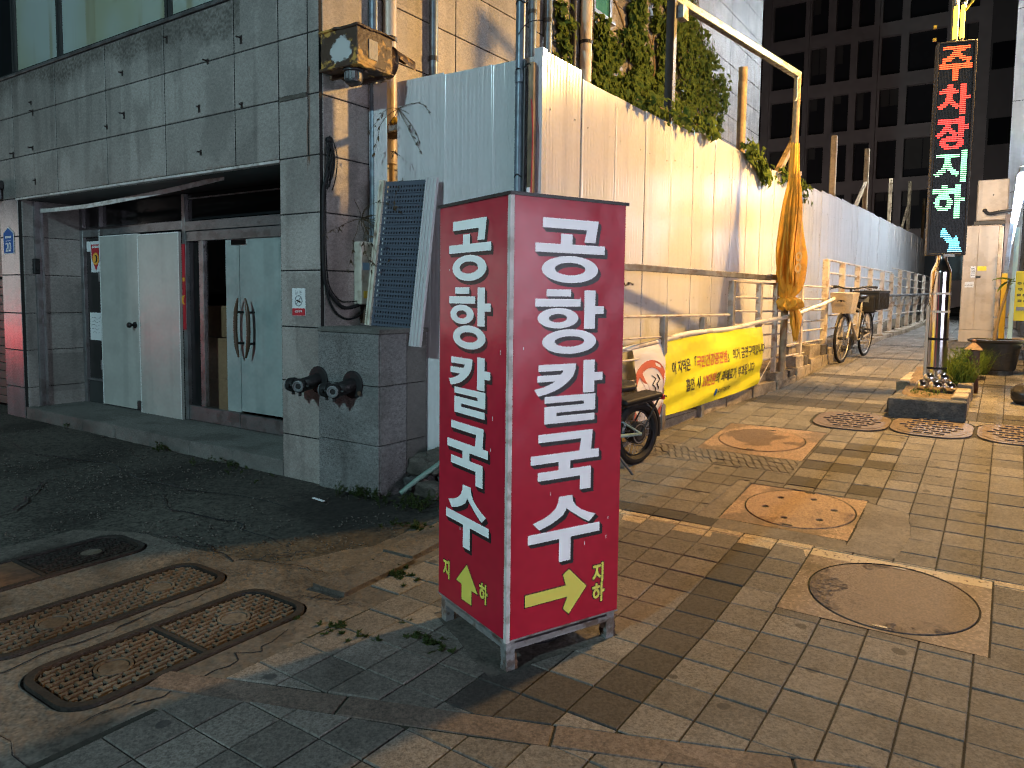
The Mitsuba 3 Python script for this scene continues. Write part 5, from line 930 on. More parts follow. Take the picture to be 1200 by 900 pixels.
hp_ = spline([(-2.70, 5.60, 1.05), (-2.66, 5.74, 1.07), (-2.58, 6.11, 1.11), (-2.48, 6.65, 1.17), (-2.34, 7.47, 1.195), (-2.23, 8.12, 1.255), (-2.10, 8.87, 1.305), (-2.03, 9.6, 1.39), (-2.0, 10.13, 1.44), (-2.0, 10.9, 1.52)], 40)
hr_ = thing('handrail', 'white bent pipe handrail rising along the railing towards the bicycle', 'handrail')
add('pipe', tube(hp_, .024, 14), 'pipe_white', hr_, True); adds('bracket', [bar((rx(y)+.02, y, z), (x, y, z), .02) for x, y, z in ((-2.50, 6.50, 1.14), (-2.23, 8.14, 1.24), (-2.10, 8.80, 1.28), (-2.03, 9.66, 1.38))], 'rail_paint', hr_)
hr2 = thing('handrail', 'far pipe handrail with bent legs beyond the bicycle', 'handrail')
add('pipe', tube([(rx(y)+.09, y, 1.60+.012*(y-16)) for y in np.linspace(15.5, 27, 6)], .028, 10), 'steel_grey', hr2, 40)
adds('leg', [tube(spline([(rx(y), y-.1, 1.2), (rx(y)+.03, y, 1.5), (rx(y)+.09, y+.25, 1.60+.012*(y-16))], 8), .028, 8) for y in np.arange(16, 27, 1.4)], 'rail_paint', hr2, 40)
KB = thing('masonry_kerb', 'rough kerb and stacked stone blocks under the railing', 'kerb')
kr = np.random.default_rng(9)
def block(y0, y1, z0, z1, w=.22, xo=.0, m='masonry', amp=.012, s=0):
    xa, xb = kerb_x(y0), kerb_x(y1); q = [(xa-w, y0), (xb-w, y1), (xb+xo, y1), (xa+xo, y0)]
    add('stone', rough(trimesh.convex.convex_hull(np.array([(a, b, z) for a, b in q for z in (z0, z1)])), .07, amp, 8, s), m, KB, 35)
yk = [4.5, 5.2, 5.9, 6.9, 7.45, 8.0, 8.56]
for k, (a, b) in enumerate(zip(yk[:-1], yk[1:])): block(a+.012, b-.012, float(zg(-2.4, a))-.15, float(zg(-2.4, (a+b)/2))+.125, .24, s=k)
for k, (a, b, h, w) in enumerate([(8.57, 8.95, .20, .24), (8.97, 9.22, .17, .16), (9.24, 9.62, .30, .22), (9.64, 9.86, .26, .18), (9.88, 10.45, .36, .24), (10.47, 10.85, .30, .2), (10.87, 11.6, .22, .2), (11.62, 12.5, .18, .2)]):
    zb = float(zg(-2, a)); block(a, b, zb-.15, zb+h*.55, w, .0, s=20+k); block(a+.02, b-.03, zb+h*.55, zb+h, w*.9, -.02, 'concrete' if k % 2 else 'masonry', s=40+k)
for k, y in enumerate(np.arange(12.5, 27, 1.0)): zb = float(zg(-2, y)); block(y+.01, y+.99, zb-.15, zb+.10, .2, s=60+k)
for k, (y, dz, dx) in enumerate([(8.35, .13, -.10), (9.05, .17, -.14), (9.45, .31, -.22)]): zb = float(zg(-2, y)); block(y-.15, y+.15, zb+dz, zb+dz+.09, .12, dx, 'masonry', .01, 90+k)
add('backfill', sheet(Polygon([(-2.76, 4.4), (-2.55, 4.4), (-2.6, 6), (-2.3, 8), (-2.2, 9.5), (-2.1, 16), (-1.95, 28), (-2.76, 28)]), .4, .10, .05, 4), 'soil', KB, 40)

# ------------------------------------------------------------------ yellow banner
TL_, TR_, BR_, BL_ = (np.array(v) for v in ((-2.66, 5.72, 1.055), (-2.235, 8.13, 1.20), (-2.245, 8.09, .575), (-2.635, 5.70, .425)))
NB = unit(np.cross(TR_-TL_, BL_-TL_)); NB = NB if NB[0] > 0 else -NB
def bsurf(s, t):
    s, t = np.asarray(s, float)[..., None], np.asarray(t, float)[..., None]
    p = (TL_*(1-s)+TR_*s)*(1-t) + (BL_*(1-s)+BR_*s)*t
    bulge = .035*np.sin(math.pi*t) + .012*np.sin(9*s+3*t)*np.sin(math.pi*np.clip(t, 0, 1)) + .010*np.sin(22*(s*.55+t)+1)*t + .008*np.sin(17*(s-t*.4))*(1-t) + .05*np.exp(-((s-.02)**2+(t-.1)**2)/.02)*np.sin(10*(s+t))*.3
    p = p + NB*(.028+bulge)
    p[..., 2] += (.028*np.sin(math.pi*s)*(1-t) - .03*np.sin(math.pi*s)*t)[..., 0]
    return p
def bgrid(s0, s1, n, m):
    s, t = np.meshgrid(np.linspace(s0, s1, n), np.linspace(0, 1, m), indexing='ij'); V = bsurf(s, t).reshape(-1, 3); i, j = np.meshgrid(np.arange(n-1), np.arange(m-1), indexing='ij'); a = (i*m+j).ravel()
    return trimesh.Trimesh(V, np.vstack([np.c_[a, a+m, a+m+1], np.c_[a, a+m+1, a+1]]), process=False)
def on_banner(poly, d=.003):
    out = []
    for g in getattr(poly, 'geoms', [poly]):
        if g.geom_type != 'Polygon' or g.area < 1e-8: continue
        v, f = trimesh.creation.triangulate_polygon(g.segmentize(.02), engine='earcut'); out.append(trimesh.Trimesh(bsurf(v[:, 0], v[:, 1]) + NB*d, f, process=False))
    return cat_(out)
bn = thing('banner', 'long yellow no smoking banner with dark and red Korean lettering tied to the railing', 'banner')
SB = .19
add('yellow_cloth', bgrid(SB, 1, 70, 26), 'banner_yellow', bn, True); add('white_cloth', bgrid(0, SB, 18, 26), 'banner_white', bn, True)
BW, BH = 2.45, .63
def bline(s, s0, t0, h, sx, red=(), bold=2.2, name='lettering'):
    tx, w = text(s, h/BH, sx*BH/BW, bold); cols_ = {}
    for n, (c, g) in enumerate(tx):
        g = affinity.translate(affinity.scale(g, 1, -1, origin=(0, 0)), s0, t0); cols_.setdefault('banner_red' if n in red else 'banner_ink', []).append(on_banner(g))
    for mm, ms in cols_.items(): add(name, ms, mm, bn)
bline('이 지역은 「국민건강증진법」 의거 금연구역입니다', .235, .44, .116, .76, range(5, 12))
bline('흡연 시 10만원의 과태료가 부과됩니다', .345, .725, .116, .76, range(3, 7))
bline('강서구보건소', .60, .895, .052, 1.0, (), 1.5)
add('emblem', on_banner(affinity.scale(affinity.translate(Point(0, 0).buffer(.011), .583, .872), 1, BW/BH*1.3)), 'ink_blue', bn)
rc = affinity.translate(affinity.scale(Point(0, 0).buffer(.30/BH, quad_segs=12), BH/BW, 1), .088, .66); ri = affinity.translate(affinity.scale(Point(0, 0).buffer(.235/BH, quad_segs=12), BH/BW, 1), .088, .66)
cloth_ = sbox(.0, .02, SB-.004, .98); slash = LineString([(.02, .30), (.155, 1.02)]).buffer(.012)
add('prohibition_ring', on_banner(rc.difference(ri).union(slash.intersection(rc)).intersection(cloth_)), 'banner_red', bn)
add('smoke_mark', on_banner(unary_union([LineString([(.10, .40), (.125, .45), (.10, .52), (.125, .58), (.135, .66)]), LineString([(.135, .40), (.15, .47), (.13, .52), (.15, .60)])]).buffer(.004).union(sbox(.05, .70, .15, .75)).intersection(cloth_)), 'print_black', bn)
add('tie_cord', [tube([TR_+NB*.02, (-2.20, 8.35, 1.28)], .004, 5), tube([BR_+NB*.02, (-2.22, 8.55, .80)], .006, 5), tube([TL_+NB*.02, (-2.70, 5.5, 1.07)], .004, 5), tube([BL_+NB*.02, (-2.70, 5.45, .5)], .004, 5)], 'pipe_white', bn)

# ------------------------------------------------------------------ the two bicycles
def bicycle(kind, label, rear, front, lean=.06):
    """local frame: x forward from the rear axle foot, z up, wheelbase 1.08 scaled to the two contact points"""
    rear, front = np.array(rear, float), np.array(front, float); wb = np.linalg.norm(front-rear); xa = (front-rear)/wb; up = unit(np.array([0, 0, 1]) - xa*xa[2]); side = np.cross(up, xa)
    up = unit(up + side*lean); side = np.cross(up, xa)
    M = frame(rear, xa, side, up); t = thing('bicycle', label, 'bicycle')
    eb = kind == 'e'; R = .255 if eb else .345; tr = .036 if eb else .019; fm = 'bike_teal' if eb else 'bike_cream'
    A = lambda n, m, mt, par=t, sm=35: add(n, put(cat_(m) if isinstance(m, list) else m, M), mt, par, sm)
    def torus(c, R, r, n=40, k=10): return put(trimesh.creation.torus(R, r, major_sections=n, minor_sections=k), frame(c, (1, 0, 0), (0, 0, 1)))
    for nm, x in (('rear', 0), ('front', wb)):
        c = np.array([x, 0, R]); w = A('wheel', torus(c, R-tr, tr), 'black_rubber')
        A('rim', [torus(c, R-2*tr-.006, .009, 40, 6)], 'galv' if not eb else 'black_plastic', w)
        A('spoke', [tube([c+np.array([.018*math.cos(a+1.2*s), .03*s, .018*math.sin(a+1.2*s)]), c+np.array([(R-2*tr-.01)*math.cos(a), .0, (R-2*tr-.01)*math.sin(a)])], .0016 if not eb else .0022, 4) for k, a in enumerate(np.arange(0, 6.28, 6.2832/24)) for s in ((1 if k % 2 else -1),)], 'galv', w)
        A('hub', [put(cyl((0, -.05, 0), (0, .05, 0), .022 if not eb else .05, 14), frame(c, (1, 0, 0), (0, 1, 0)))], 'dark_metal', w)
        A('disc', [put(lathe([(.05, -.001), (.078, -.001), (.078, .001), (.05, .001)], (0, 0, 0), 20, (0, 1, 0)), frame(c+np.array([0, .045, 0]), (1, 0, 0), (0, 1, 0)))], 'brushed', w)
        th = np.linspace(-.3, 2.2, 16) if nm == 'rear' else np.linspace(.5, 2.6, 16)
        A('mudguard', [tube([c+np.array([(R+.022)*math.cos(a if nm == 'rear' else a), 0, (R+.022)*math.sin(a)]) for a in (math.pi-th if nm == 'rear' else th)], .012 if not eb else .02, 6)], 'black_plastic' if eb else 'dark_metal', w)
    bb = np.array([.43, 0, .28 if not eb else .30]); st0 = np.array([.27, 0, .78 if not eb else .54]); hd0, hd1 = np.array([wb-.26, 0, .86 if not eb else .72]), np.array([wb-.20, 0, .68 if not eb else .56])
    fr = A('frame', [tube([bb, st0], .017, 12), tube([bb, hd1], .022 if not eb else .032, 12), tube([st0 + (bb-st0)*.18, hd0 + (hd1-hd0)*.25], .016, 12), tube([hd0, hd1], .024, 12)] + [tube([bb+np.array([0, s*.03, 0]), (0, s*.055, R)], .011 if not eb else .014, 8) for s in (-1, 1)] + [tube([st0+np.array([0, s*.02, -.1]), (0, s*.055, R)], .009, 8) for s in (-1, 1)], fm)
    A('fork', [tube(spline([hd1+np.array([.0, s*.02, -.02]), hd1+np.array([.03, s*.05, -.10]), (wb-.01, s*.055, R)], 8), .014, 10) for s in (-1, 1)], fm, fr)
    hb = hd0+np.array([-.03, 0, .17]); A('handlebar', [tube([hd0, hb], .014, 10), tube(spline([hb+np.array([-.12, -.31, .02]), hb+np.array([-.03, -.2, .03]), hb+np.array([.03, -.05, 0]), hb+np.array([.03, .05, 0]), hb+np.array([-.03, .2, .03]), hb+np.array([-.12, .31, .02])], 20), .012, 10)], 'dark_metal')
    A('grip', [tube([hb+np.array([-.055, s*.22, .028]), hb+np.array([-.12, s*.31, .02])], .018, 10) for s in (-1, 1)] + [tube([hb+np.array([.01, s*.17, .02]), hb+np.array([.03, s*.28, -.01])], .006, 6) for s in (-1, 1)], 'black_rubber')
    sd = np.array([.22, 0, .90 if not eb else .645])
    A('seat', [loft_x([(-.15, .085, .035, .01), (-.12, .10, .04, .0), (0, .075, .035, .0), (.10, .035, .028, .0), (.15, .022, .02, -.01)], sd)], 'black_plastic'); A('seat_post', tube([st0, sd-np.array([.01, 0, .03])], .013, 10), 'brushed', fr)
    A('crank', [put(lathe([(0, -.003), (.085, -.003), (.085, .003), (0, .003)], (0, 0, 0), 24, (0, 1, 0)), frame(bb+np.array([0, -.055, 0]), (1, 0, 0), (0, 1, 0))), bar(bb+np.array([0, -.07, 0]), bb+np.array([.06, -.075, -.15]), .02, .012), bar(bb+np.array([0, .07, 0]), bb+np.array([-.06, .075, .15]), .02, .012)], 'dark_metal'); A('pedal', [bx(bb[0]+.02, bb[0]+.10, -.17, -.08, bb[2]-.165, bb[2]-.14), bx(bb[0]-.10, bb[0]-.02, .08, .17, bb[2]+.14, bb[2]+.165)], 'black_plastic')
    A('chain', [tube([bb+np.array([0, -.055, .08]), (0, -.055, R+.035)], .004, 5), tube([bb+np.array([0, -.055, -.08]), (.03, -.055, R-.08), (0, -.055, R-.035)], .004, 5), put(lathe([(0, -.004), (.04, -.012), (.04, .004), (0, .004)], (0, 0, 0), 16, (0, 1, 0)), frame((0, -.055, R), (1, 0, 0), (0, 1, 0)))], 'dark_metal')
    rk = A('rack', [tube([(-.32 if not eb else -.24, s*.055, .66 if not eb else .50), (.16, s*.055, .66 if not eb else .50)], .008, 6) for s in (-1, 1)] + [tube([(-.22, s*.055, .66 if not eb else .50), (0, s*.06, R)], .007, 6) for s in (-1, 1)] + [tube([(x, -.055, .66 if not eb else .50), (x, .055, .66 if not eb else .50)], .006, 6) for x in (-.32, -.16, 0)], 'dark_metal')
    if eb:
        A('rear_cushion', [rounded(-.24, .20, -.09, .09, .512, .555, .02)], 'black_rubber', rk); A('battery', rounded(.28, .36, -.045, .045, .34, .62, .02), 'black_plastic', fr)
        A('tail_lamp', cbx(-.335, -.31, -.03, .03, .47, .51, .004), 'ink_red', rk); A('motor_cover', put(lathe([(0, -.05), (.085, -.045), (.09, 0), (.085, .045), (0, .05)], (0, 0, 0), 20, (0, 1, 0)), frame((0, 0, R), (1, 0, 0), (0, 1, 0))), 'black_plastic', t)
        A('stand', tube([bb+np.array([-.1, .05, -.08]), (bb[0]-.2, .17, .0)], .010, 8), 'dark_metal')
    else:
        xb = wb-.02; zb = .70
        q = [(xb-.16, -.15, zb+.28), (xb-.16, .15, zb+.28), (xb+.16, .15, zb+.28), (xb+.16, -.15, zb+.28), (xb-.11, -.12, zb), (xb-.11, .12, zb), (xb+.11, .12, zb), (xb+.11, -.12, zb)]
        hull_ = trimesh.convex.convex_hull(np.array(q)); bk = A('front_basket', rough(hull_, .05, .006, 12, 3), 'basket_beige', t, 45); A('basket_emblem', [put(ext(LineString([(-.05, 0), (0, .012), (.05, 0)]).buffer(.006).union(Point(0, .0).buffer(.014)), .003), frame((xb+.152, 0, zb+.17), (0, 1, 0), unit((.14, 0, 1))))], 'print_black', bk)
        A('rear_crate', [bx(-.42, .14, -.19, .19, .70, .71)] + [bx(-.42, .14, s*.19-.008, s*.19+.008, .71, .95) for s in (-1, 1)] + [bx(x-.008, x+.008, -.18, .18, .71, .95) for x in (-.412, .132)] + [bx(-.43, .15, s*.19-.014, s*.19+.014, .95, .972) for s in (-1, 1)] + [bx(x-.014, x+.014, -.176, .176, .95, .972) for x in (-.416, .136)] + [bx(-.40+k*.075, -.385+k*.075, s*.20-.006, s*.20+.006, .72, .95) for k in range(7) for s in (-1, 1)], 'black_plastic', t)
        A('rear_bag', rounded(.13, .24, -.16, .16, .66, .92, .03), 'black_rubber', t); A('bag_window', bx(.241, .246, -.09, .09, .82, .90), 'grey_plastic', t)
    return t
def loft_x(rows, o):
    V, n = [], 12
    for x, hy, hz, dz in rows:
        for b in range(n): a = 2*math.pi*b/n; V.append((o[0]+x, o[1]+hy*math.cos(a), o[2]+dz+hz*math.sin(a)))
    f = []
    for a in range(len(rows)-1):
        for b in range(n): c = (b+1) % n; f += [[a*n+b, a*n+c, (a+1)*n+c], [a*n+b, (a+1)*n+c, (a+1)*n+b]]
    m = trimesh.convex.convex_hull(np.array(V)); return m
def rounded(x0, x1, y0, y1, z0, z1, r):
    s = trimesh.creation.icosphere(subdivisions=2, radius=r).vertices
    return trimesh.convex.convex_hull(np.vstack([s+np.array([x, y, z]) for x in (x0+r, x1-r) for y in (y0+r, y1-r) for z in (z0+r, z1-r)]))
bicycle('c', 'cream bicycle with a beige front basket and a black rear crate leaning at the railing', (-1.77, 12.12, float(zg(-1.77, 12.12))+.006), (-1.90, 11.02, float(zg(-1.9, 11.02))+.006), .02)
bicycle('e', 'dark compact electric bicycle half hidden behind the red pillar sign', (-2.385, 5.30, float(zg(-2.385, 5.30))+.006), (-2.66, 4.36, float(zg(-2.66, 4.36))+.006), .03)

# ------------------------------------------------------------------ the red pillar sign
PS = thing('pillar_sign', 'tall red four sided pillar sign with white Korean lettering and yellow arrows', 'sign')
C0 = np.array([-1.58, 2.317, 0]); RD = unit((.387, .922, 0)); LD = np.array([-RD[1], RD[0], 0]); WS, ZB, ZT = .578, .133, 1.893
def ring_pts(a): return [C0 + RD*a[0] + LD*a[1]]
NR, NL = np.array([RD[1], -RD[0], 0]), -RD
MB_ = frame(C0, RD, LD, (0, 0, 1))
add('face', put(cbx(.012, WS-.004, -.004, .004, ZB, ZT-.004, .0015), MB_), 'sign_red', PS)
add('face', put(cbx(-.004, .004, .012, WS-.004, ZB, ZT-.004, .0015), MB_), 'sign_red', PS)
add('face', put(cbx(.004, WS-.004, WS-.004, WS+.004, ZB, ZT-.004, .0015), MB_), 'sign_red', PS)
add('face', put(cbx(WS-.004, WS+.004, .004, WS-.006, ZB, ZT-.004, .0015), MB_), 'sign_red', PS)
add('corner_strip', rough(put(cat_([bx(-.007, .011, -.0075, -.0045, ZB-.004, ZT-.002), bx(-.0075, -.0045, -.0045, .011, ZB-.004, ZT-.002)]), MB_), .05, .0012, 22, 3), 'trim_pale', PS)
add('top_cap', put(cat_([bx(-.008, WS+.008, -.008, WS+.008, ZT, ZT+.004)]), MB_), 'dark_metal', PS)
add('top_trim', put(cat_([bx(-.009, WS+.009, -.011, -.008, ZT-.008, ZT+.005), bx(-.011, -.008, -.008, WS+.009, ZT-.008, ZT+.005)]), MB_), 'dark_metal', PS)
add('bottom_trim', put(cat_([bx(.012, WS, -.006, -.0042, ZB-.004, ZB+.003), bx(-.006, -.0042, .012, WS, ZB-.004, ZB+.003)]), MB_), 'galv', PS)
for a, b in ((.02, .02), (WS-.03, .03), (.03, WS-.03), (WS-.03, WS-.03)):
    lg = add('leg', put(rough(cat_([bx(a-.02, a+.022, b-.02, b-.016, -.012, ZB+.3), bx(a-.02, a-.016, b-.016, b+.022, -.012, ZB+.3)]), .03, .003, 25, int(a*90+b*7)), MB_), 'galv', PS)
    add('foot', put(rough(bx(a-.015, a+.035, b-.014, b+.03, -.012, .07), .02, .010, 30, int(a*50+b*9)), MB_), 'rust_plate', lg, 30); add('bolt', put(cyl((a+.03, b-.01, 0), (a+.03, b-.01, .03), .009, 8), MB_), 'rust_plate', lg)
add('base_frame', put(cat_([bx(.04, WS-.05, .01, .035, .085, .11), bx(.01, .035, .04, WS-.05, .085, .11), bx(.04, WS-.05, WS-.05, WS-.025, .085, .11), bx(WS-.05, WS-.025, .04, WS-.05, .085, .11)]), MB_), 'galv', PS)
add('ballast', put(lathe([(0, 0), (.16, 0), (.17, .02), (.16, .045), (.05, .05), (0, .05)], (.30, .28, -.002), 26), MB_), 'black_rubber', PS, 40)
def ell(a, b, c, d, e, f, g, h):
    cx, cy, rx_, ry_ = (a[0]+b[0])/2, (c[1]+d[1])/2, (b[0]-a[0])/2, (c[1]-d[1])/2; ix, iy, jx, jy = (e[0]+f[0])/2, (g[1]+h[1])/2, (f[0]-e[0])/2, (g[1]-h[1])/2
    E_ = lambda x, y, p, q: affinity.translate(affinity.scale(Point(0, 0).buffer(1, quad_segs=16), p, q), x, y)
    return E_(cx, cy, rx_, ry_).difference(E_(ix, iy, jx, jy))
BIG = [  # in millimetres on the face, from its near lower corner
    unary_union([Polygon([(139, 1810), (420, 1810), (404, 1721), (347, 1721), (360, 1771), (139, 1771)]), Polygon([(105, 1710), (228, 1710), (228, 1751), (286, 1751), (286, 1710), (455, 1710), (455, 1675), (105, 1675)]), ell((137, 1610), (421, 1610), (0, 1664), (0, 1556), (200, 1), (355, 1), (0, 1637), (0, 1587))]),
    unary_union([Polygon([(162, 1530), (283, 1530), (283, 1502), (162, 1502)]), Polygon([(108, 1492), (333, 1492), (333, 1461), (108, 1461)]), ell((120, 1), (322, 1), (0, 1456), (0, 1374), (174, 1), (265, 1), (0, 1432), (0, 1398)), Polygon([(353, 1528), (410, 1528), (410, 1464), (456, 1464), (456, 1431), (410, 1431), (410, 1370), (353, 1370)]), ell((144, 1), (418, 1), (0, 1370), (0, 1270), (205, 1), (356, 1), (0, 1342), (0, 1299))]),
    unary_union([Polygon([(128, 1230), (315, 1230), (312, 1205), (303, 1182), (287, 1165), (266, 1150), (240, 1135), (211, 1123), (170, 1112), (128, 1105), (108, 1132), (150, 1139), (185, 1149), (212, 1161), (123, 1161), (123, 1187), (240, 1187), (252, 1203), (128, 1203)]), Polygon([(354, 1242), (413, 1242), (413, 1189), (457, 1189), (457, 1155), (413, 1155), (413, 1107), (354, 1107)]), Polygon([(160, 1101), (420, 1101), (420, 1033), (220, 1033), (220, 1019), (417, 1019), (417, 990), (160, 990), (160, 1060), (360, 1060), (360, 1074), (160, 1074)])]),
    unary_union([Polygon([(132, 950), (410, 950), (402, 862), (340, 862), (350, 917), (132, 917)]), Polygon([(97, 866), (445, 866), (445, 830), (294, 830), (294, 790), (235, 790), (235, 830), (97, 830)]), Polygon([(132, 796), (404, 796), (404, 701), (347, 701), (347, 761), (132, 761)])]),
    unary_union([Polygon([(240, 684), (307, 684), (312, 658), (328, 636), (355, 617), (392, 600), (434, 586), (399, 557), (362, 576), (328, 598), (300, 616), (279, 632), (262, 606), (232, 590), (196, 575), (143, 560), (110, 591), (160, 603), (196, 618), (224, 638), (236, 660)]), Polygon([(88, 547), (457, 547), (457, 508), (303, 508), (303, 410), (244, 410), (244, 508), (88, 508)])])]
def facing(dx, dz, left):
    """metres on the face -> world: the right face reads away from the near corner, the left one towards it"""
    return (frame(C0 + NR*.0042, RD, (0, 0, 1)) if not left else frame(C0 + LD*WS + NL*.0042, -LD, (0, 0, 1))), dx, dz
for left, dx, dz in ((False, .006, 0), (True, -.012, .006)):
    M = frame(C0 + NR*.0042, RD, (0, 0, 1)) if not left else frame(C0 + LD*WS + NL*.0042, -LD, (0, 0, 1))
    for g in BIG:
        g = affinity.translate(affinity.scale(g, .001, .001, origin=(0, 0)), dx, dz)
        lt = add('letter', put(ext(g, .0012), M @ frame((0, 0, .0004), (1, 0, 0), (0, 1, 0))), 'letter_white', PS)
        sh = unary_union([affinity.translate(g, .0165*t, -.0165*t) for t in np.linspace(.1, 1, 9)]).buffer(.0001)
        add('printed_shade', put(ext(sh, .0006), M), 'print_black', lt)
    arrow = Polygon([(78, 303), (283, 303), (267, 351), (298, 370), (392, 279), (299, 178), (270, 207), (292, 254), (78, 254)]) if not left else Polygon([(265, 350), (358, 252), (306, 250), (306, 186), (222, 186), (222, 253), (172, 255)])
    if left: arrow = affinity.translate(arrow, 14, -4)
    arrow = affinity.translate(affinity.scale(arrow, .001, .001, origin=(0, 0)), dx, 0)
    ar = add('arrow', put(ext(arrow, .0012), M @ frame((0, 0, .0004), (1, 0, 0), (0, 1, 0))), 'print_yellow', PS); add('arrow_outline', put(ext(arrow.buffer(.004, join_style=2), .0006), M), 'print_black', ar)
    for ch, x, z in ((('지', .424, .290), ('하', .424, .203)) if not left else (('지', .062, .238), ('하', .384, .236))):
        tx, w = text(ch, .088, .84, 3.2); g = affinity.translate(tx[0][1], x+dx, z); s_ = add('small_letter', put(ext(g, .0012), M @ frame((0, 0, .0004), (1, 0, 0), (0, 1, 0))), 'print_yellow', PS); add('letter_outline', put(ext(g.buffer(.004), .0006), M), 'print_black', s_)
    sc_ = np.random.default_rng(40+left)
    add('scratch', [put(bx(x, x+.0025, z, z+h, .0, .0005), M) for x, z, h in zip(sc_.uniform(.03, .54, 9), sc_.uniform(.4, 1.8, 9), sc_.uniform(.006, .022, 9))], 'letter_white', PS)

# ------------------------------------------------------------------ the electric parking sign on its chrome pole, in a planter
LS = thing('led_sign', 'tall narrow LED sign with red and green Korean dot letters on a chrome pole', 'sign')
LX, LY = -.585, 9.0; MA = rotz(math.radians(14), (LX, LY, 0)); LW, LZ0, LZ1 = .315, 1.985, 4.17
add('housing', put(cat_([bx(-LW/2-.02, LW/2+.02, -.05, .075, LZ0, LZ1)]), MA), 'led_case', LS); add('screen', put(bx(-LW/2, LW/2, -.058, -.0505, LZ0+.02, LZ1-.02), MA), 'led_face', LS)
add('bezel', put(cat_([cbx(-LW/2-.024, -LW/2-.002, -.066, -.048, LZ0, LZ1, .003), cbx(LW/2+.002, LW/2+.024, -.066, -.048, LZ0, LZ1, .003), cbx(-LW/2, LW/2, -.066, -.048, LZ1-.018, LZ1, .003), cbx(-LW/2, LW/2, -.066, -.048, LZ0, LZ0+.018, .003)]), MA), 'led_case', LS)
def dots(shape, z0, hh, wd=.295, p=.0135, x0=0.0):
    b = shape.bounds; sx, sy = wd/(b[2]-b[0]), hh/(b[3]-b[1]); g = affinity.translate(affinity.scale(affinity.translate(shape, -b[0], -b[1]), sx, sy, origin=(0, 0)), x0-wd/2, z0); ms = []
    for x in np.arange(-LW/2+.012, LW/2-.008, p):
        for z in np.arange(z0-p, z0+hh+p, p*1.45):
            if g.buffer(p*.25).contains(Point(x, z)): ms.append((x, z))
    V, Fc = [], []
    for n, (x, z) in enumerate(ms):
        a, h = p*.46, p*.40; V += [(x-a, -.062, z-h), (x+a, -.062, z-h), (x+a, -.062, z+h), (x-a, -.062, z+h)]; Fc += [[4*n, 4*n+1, 4*n+2], [4*n, 4*n+2, 4*n+3]]
    return put(trimesh.Trimesh(np.array(V), np.array(Fc), process=False), MA)
def thin(ch): return glyph(ch).buffer(2.6, join_style=2)
scene['led_die'] = {'type': 'diffuse', 'reflectance': rgb(.05)}
ZH = (LZ1-LZ0-.06)
for k, (ch, a, b, col) in enumerate((('주', .008, .172, (5.0, .42, .10)), ('차', .19, .335, (5.0, .25, .15)), ('장', .35, .50, (5.0, .21, .17)), ('지', .51, .66, (1.15, 3.8, 1.75)), ('하', .668, .835, (1.15, 3.8, 1.75)))):
    key = add('lit_letter', dots(thin(ch), LZ1-.03-b*ZH, (b-a)*ZH), 'led_die', LS); scene[key]['emitter'] = light(col)
arw = Polygon([(.0, 1.0), (.22, 1.02), (.60, .52), (.74, .74), (1.0, .02), (.36, .05), (.46, .32), (.02, .74)])
key = add('lit_arrow', dots(arw, LZ0+.03, .24, .20, x0=.04), 'led_die', LS); scene[key]['emitter'] = light((.75, 3.2, 4.2))
sk = fresh(LS+'__unlit_dots'); V_ = [(x, z) for x in np.arange(-LW/2+.012, LW/2-.008, .0135) for z in np.arange(LZ0+.03, LZ1-.03, .0196)]
scene[sk] = mikit.ply(put(cat_([bx(x-.004, x+.004, -.0595, -.0580, LZ0+.025, LZ1-.025) for x in np.arange(-LW/2+.012, LW/2-.008, .0135)]), MA), 'dark_metal'); tag(sk, kind='stuff')
add('pole', lathe([(.098, .50), (.098, 1.80), (.092, 1.83), (.055, 1.92), (.05, 1.96), (.05, 1.99), (0, 1.99)], (LX-.02, LY, 0), 36), 'steel_pole', LS, 40)
adds('tape_band', [lathe([(.0985, -.012), (.101, -.012), (.101, .012), (.0985, .012)], (LX-.02, LY, z), 30) for z in (1.10, .79)], 'black_rubber', LS, 40); adds('pale_tape', [lathe([(.0985, -.012), (.1005, -.012), (.1005, .012), (.0985, .012)], (LX-.02, LY, z), 30) for z in (1.58, 1.39)], 'tape', LS, 40)
add('conduit', cbx(LX-.135, LX-.105, LY-.06, LY-.02, .6, 1.45, .003), 'cabinet_beige', LS); add('wire', tube(spline([(LX-.11, LY-.05, 1.45), (LX-.09, LY-.08, 1.60), (LX-.06, LY-.09, 1.78), (LX-.02, LY-.04, 1.97)], 14), .003, 6), 'black_rubber', LS)
add('clamp_plate', put(bx(-.02, .08, -.07, -.05, LZ0-.02, LZ0+.01), MA), 'trim_pale', LS); add('mast', cyl((LX-.03, LY+.13, 1.9), (LX-.03, LY+.13, 6.2), .036, 16), 'brushed', LS, 40)
add('corner_lamp', put(bx(-LW/2-.06, -LW/2-.03, -.03, 0, LZ1+.16, LZ1+.19), MA), 'yellow_paint', LS); add('corner_lamp', put(bx(-LW/2-.06, -LW/2-.03, -.03, 0, LZ1+.03, LZ1+.06), MA), 'yellow_paint', LS)
for k, x in enumerate((-.045, .018)):
    key = add('yellow_tube', cyl((LX+.03+x, LY-.02, LZ1+.03), (LX+.03+x, LY-.02, LZ1+.36), .021, 12), 'led_die', LS); scene[key]['emitter'] = light((7.0, 3.6, .25))
    adds('tube_cap', [cyl((LX+.03+x, LY-.02, LZ1), (LX+.03+x, LY-.02, LZ1+.03), .017, 12), cyl((LX+.03+x, LY-.02, LZ1+.36), (LX+.03+x, LY-.02, LZ1+.39), .017, 12)], 'brushed', LS)
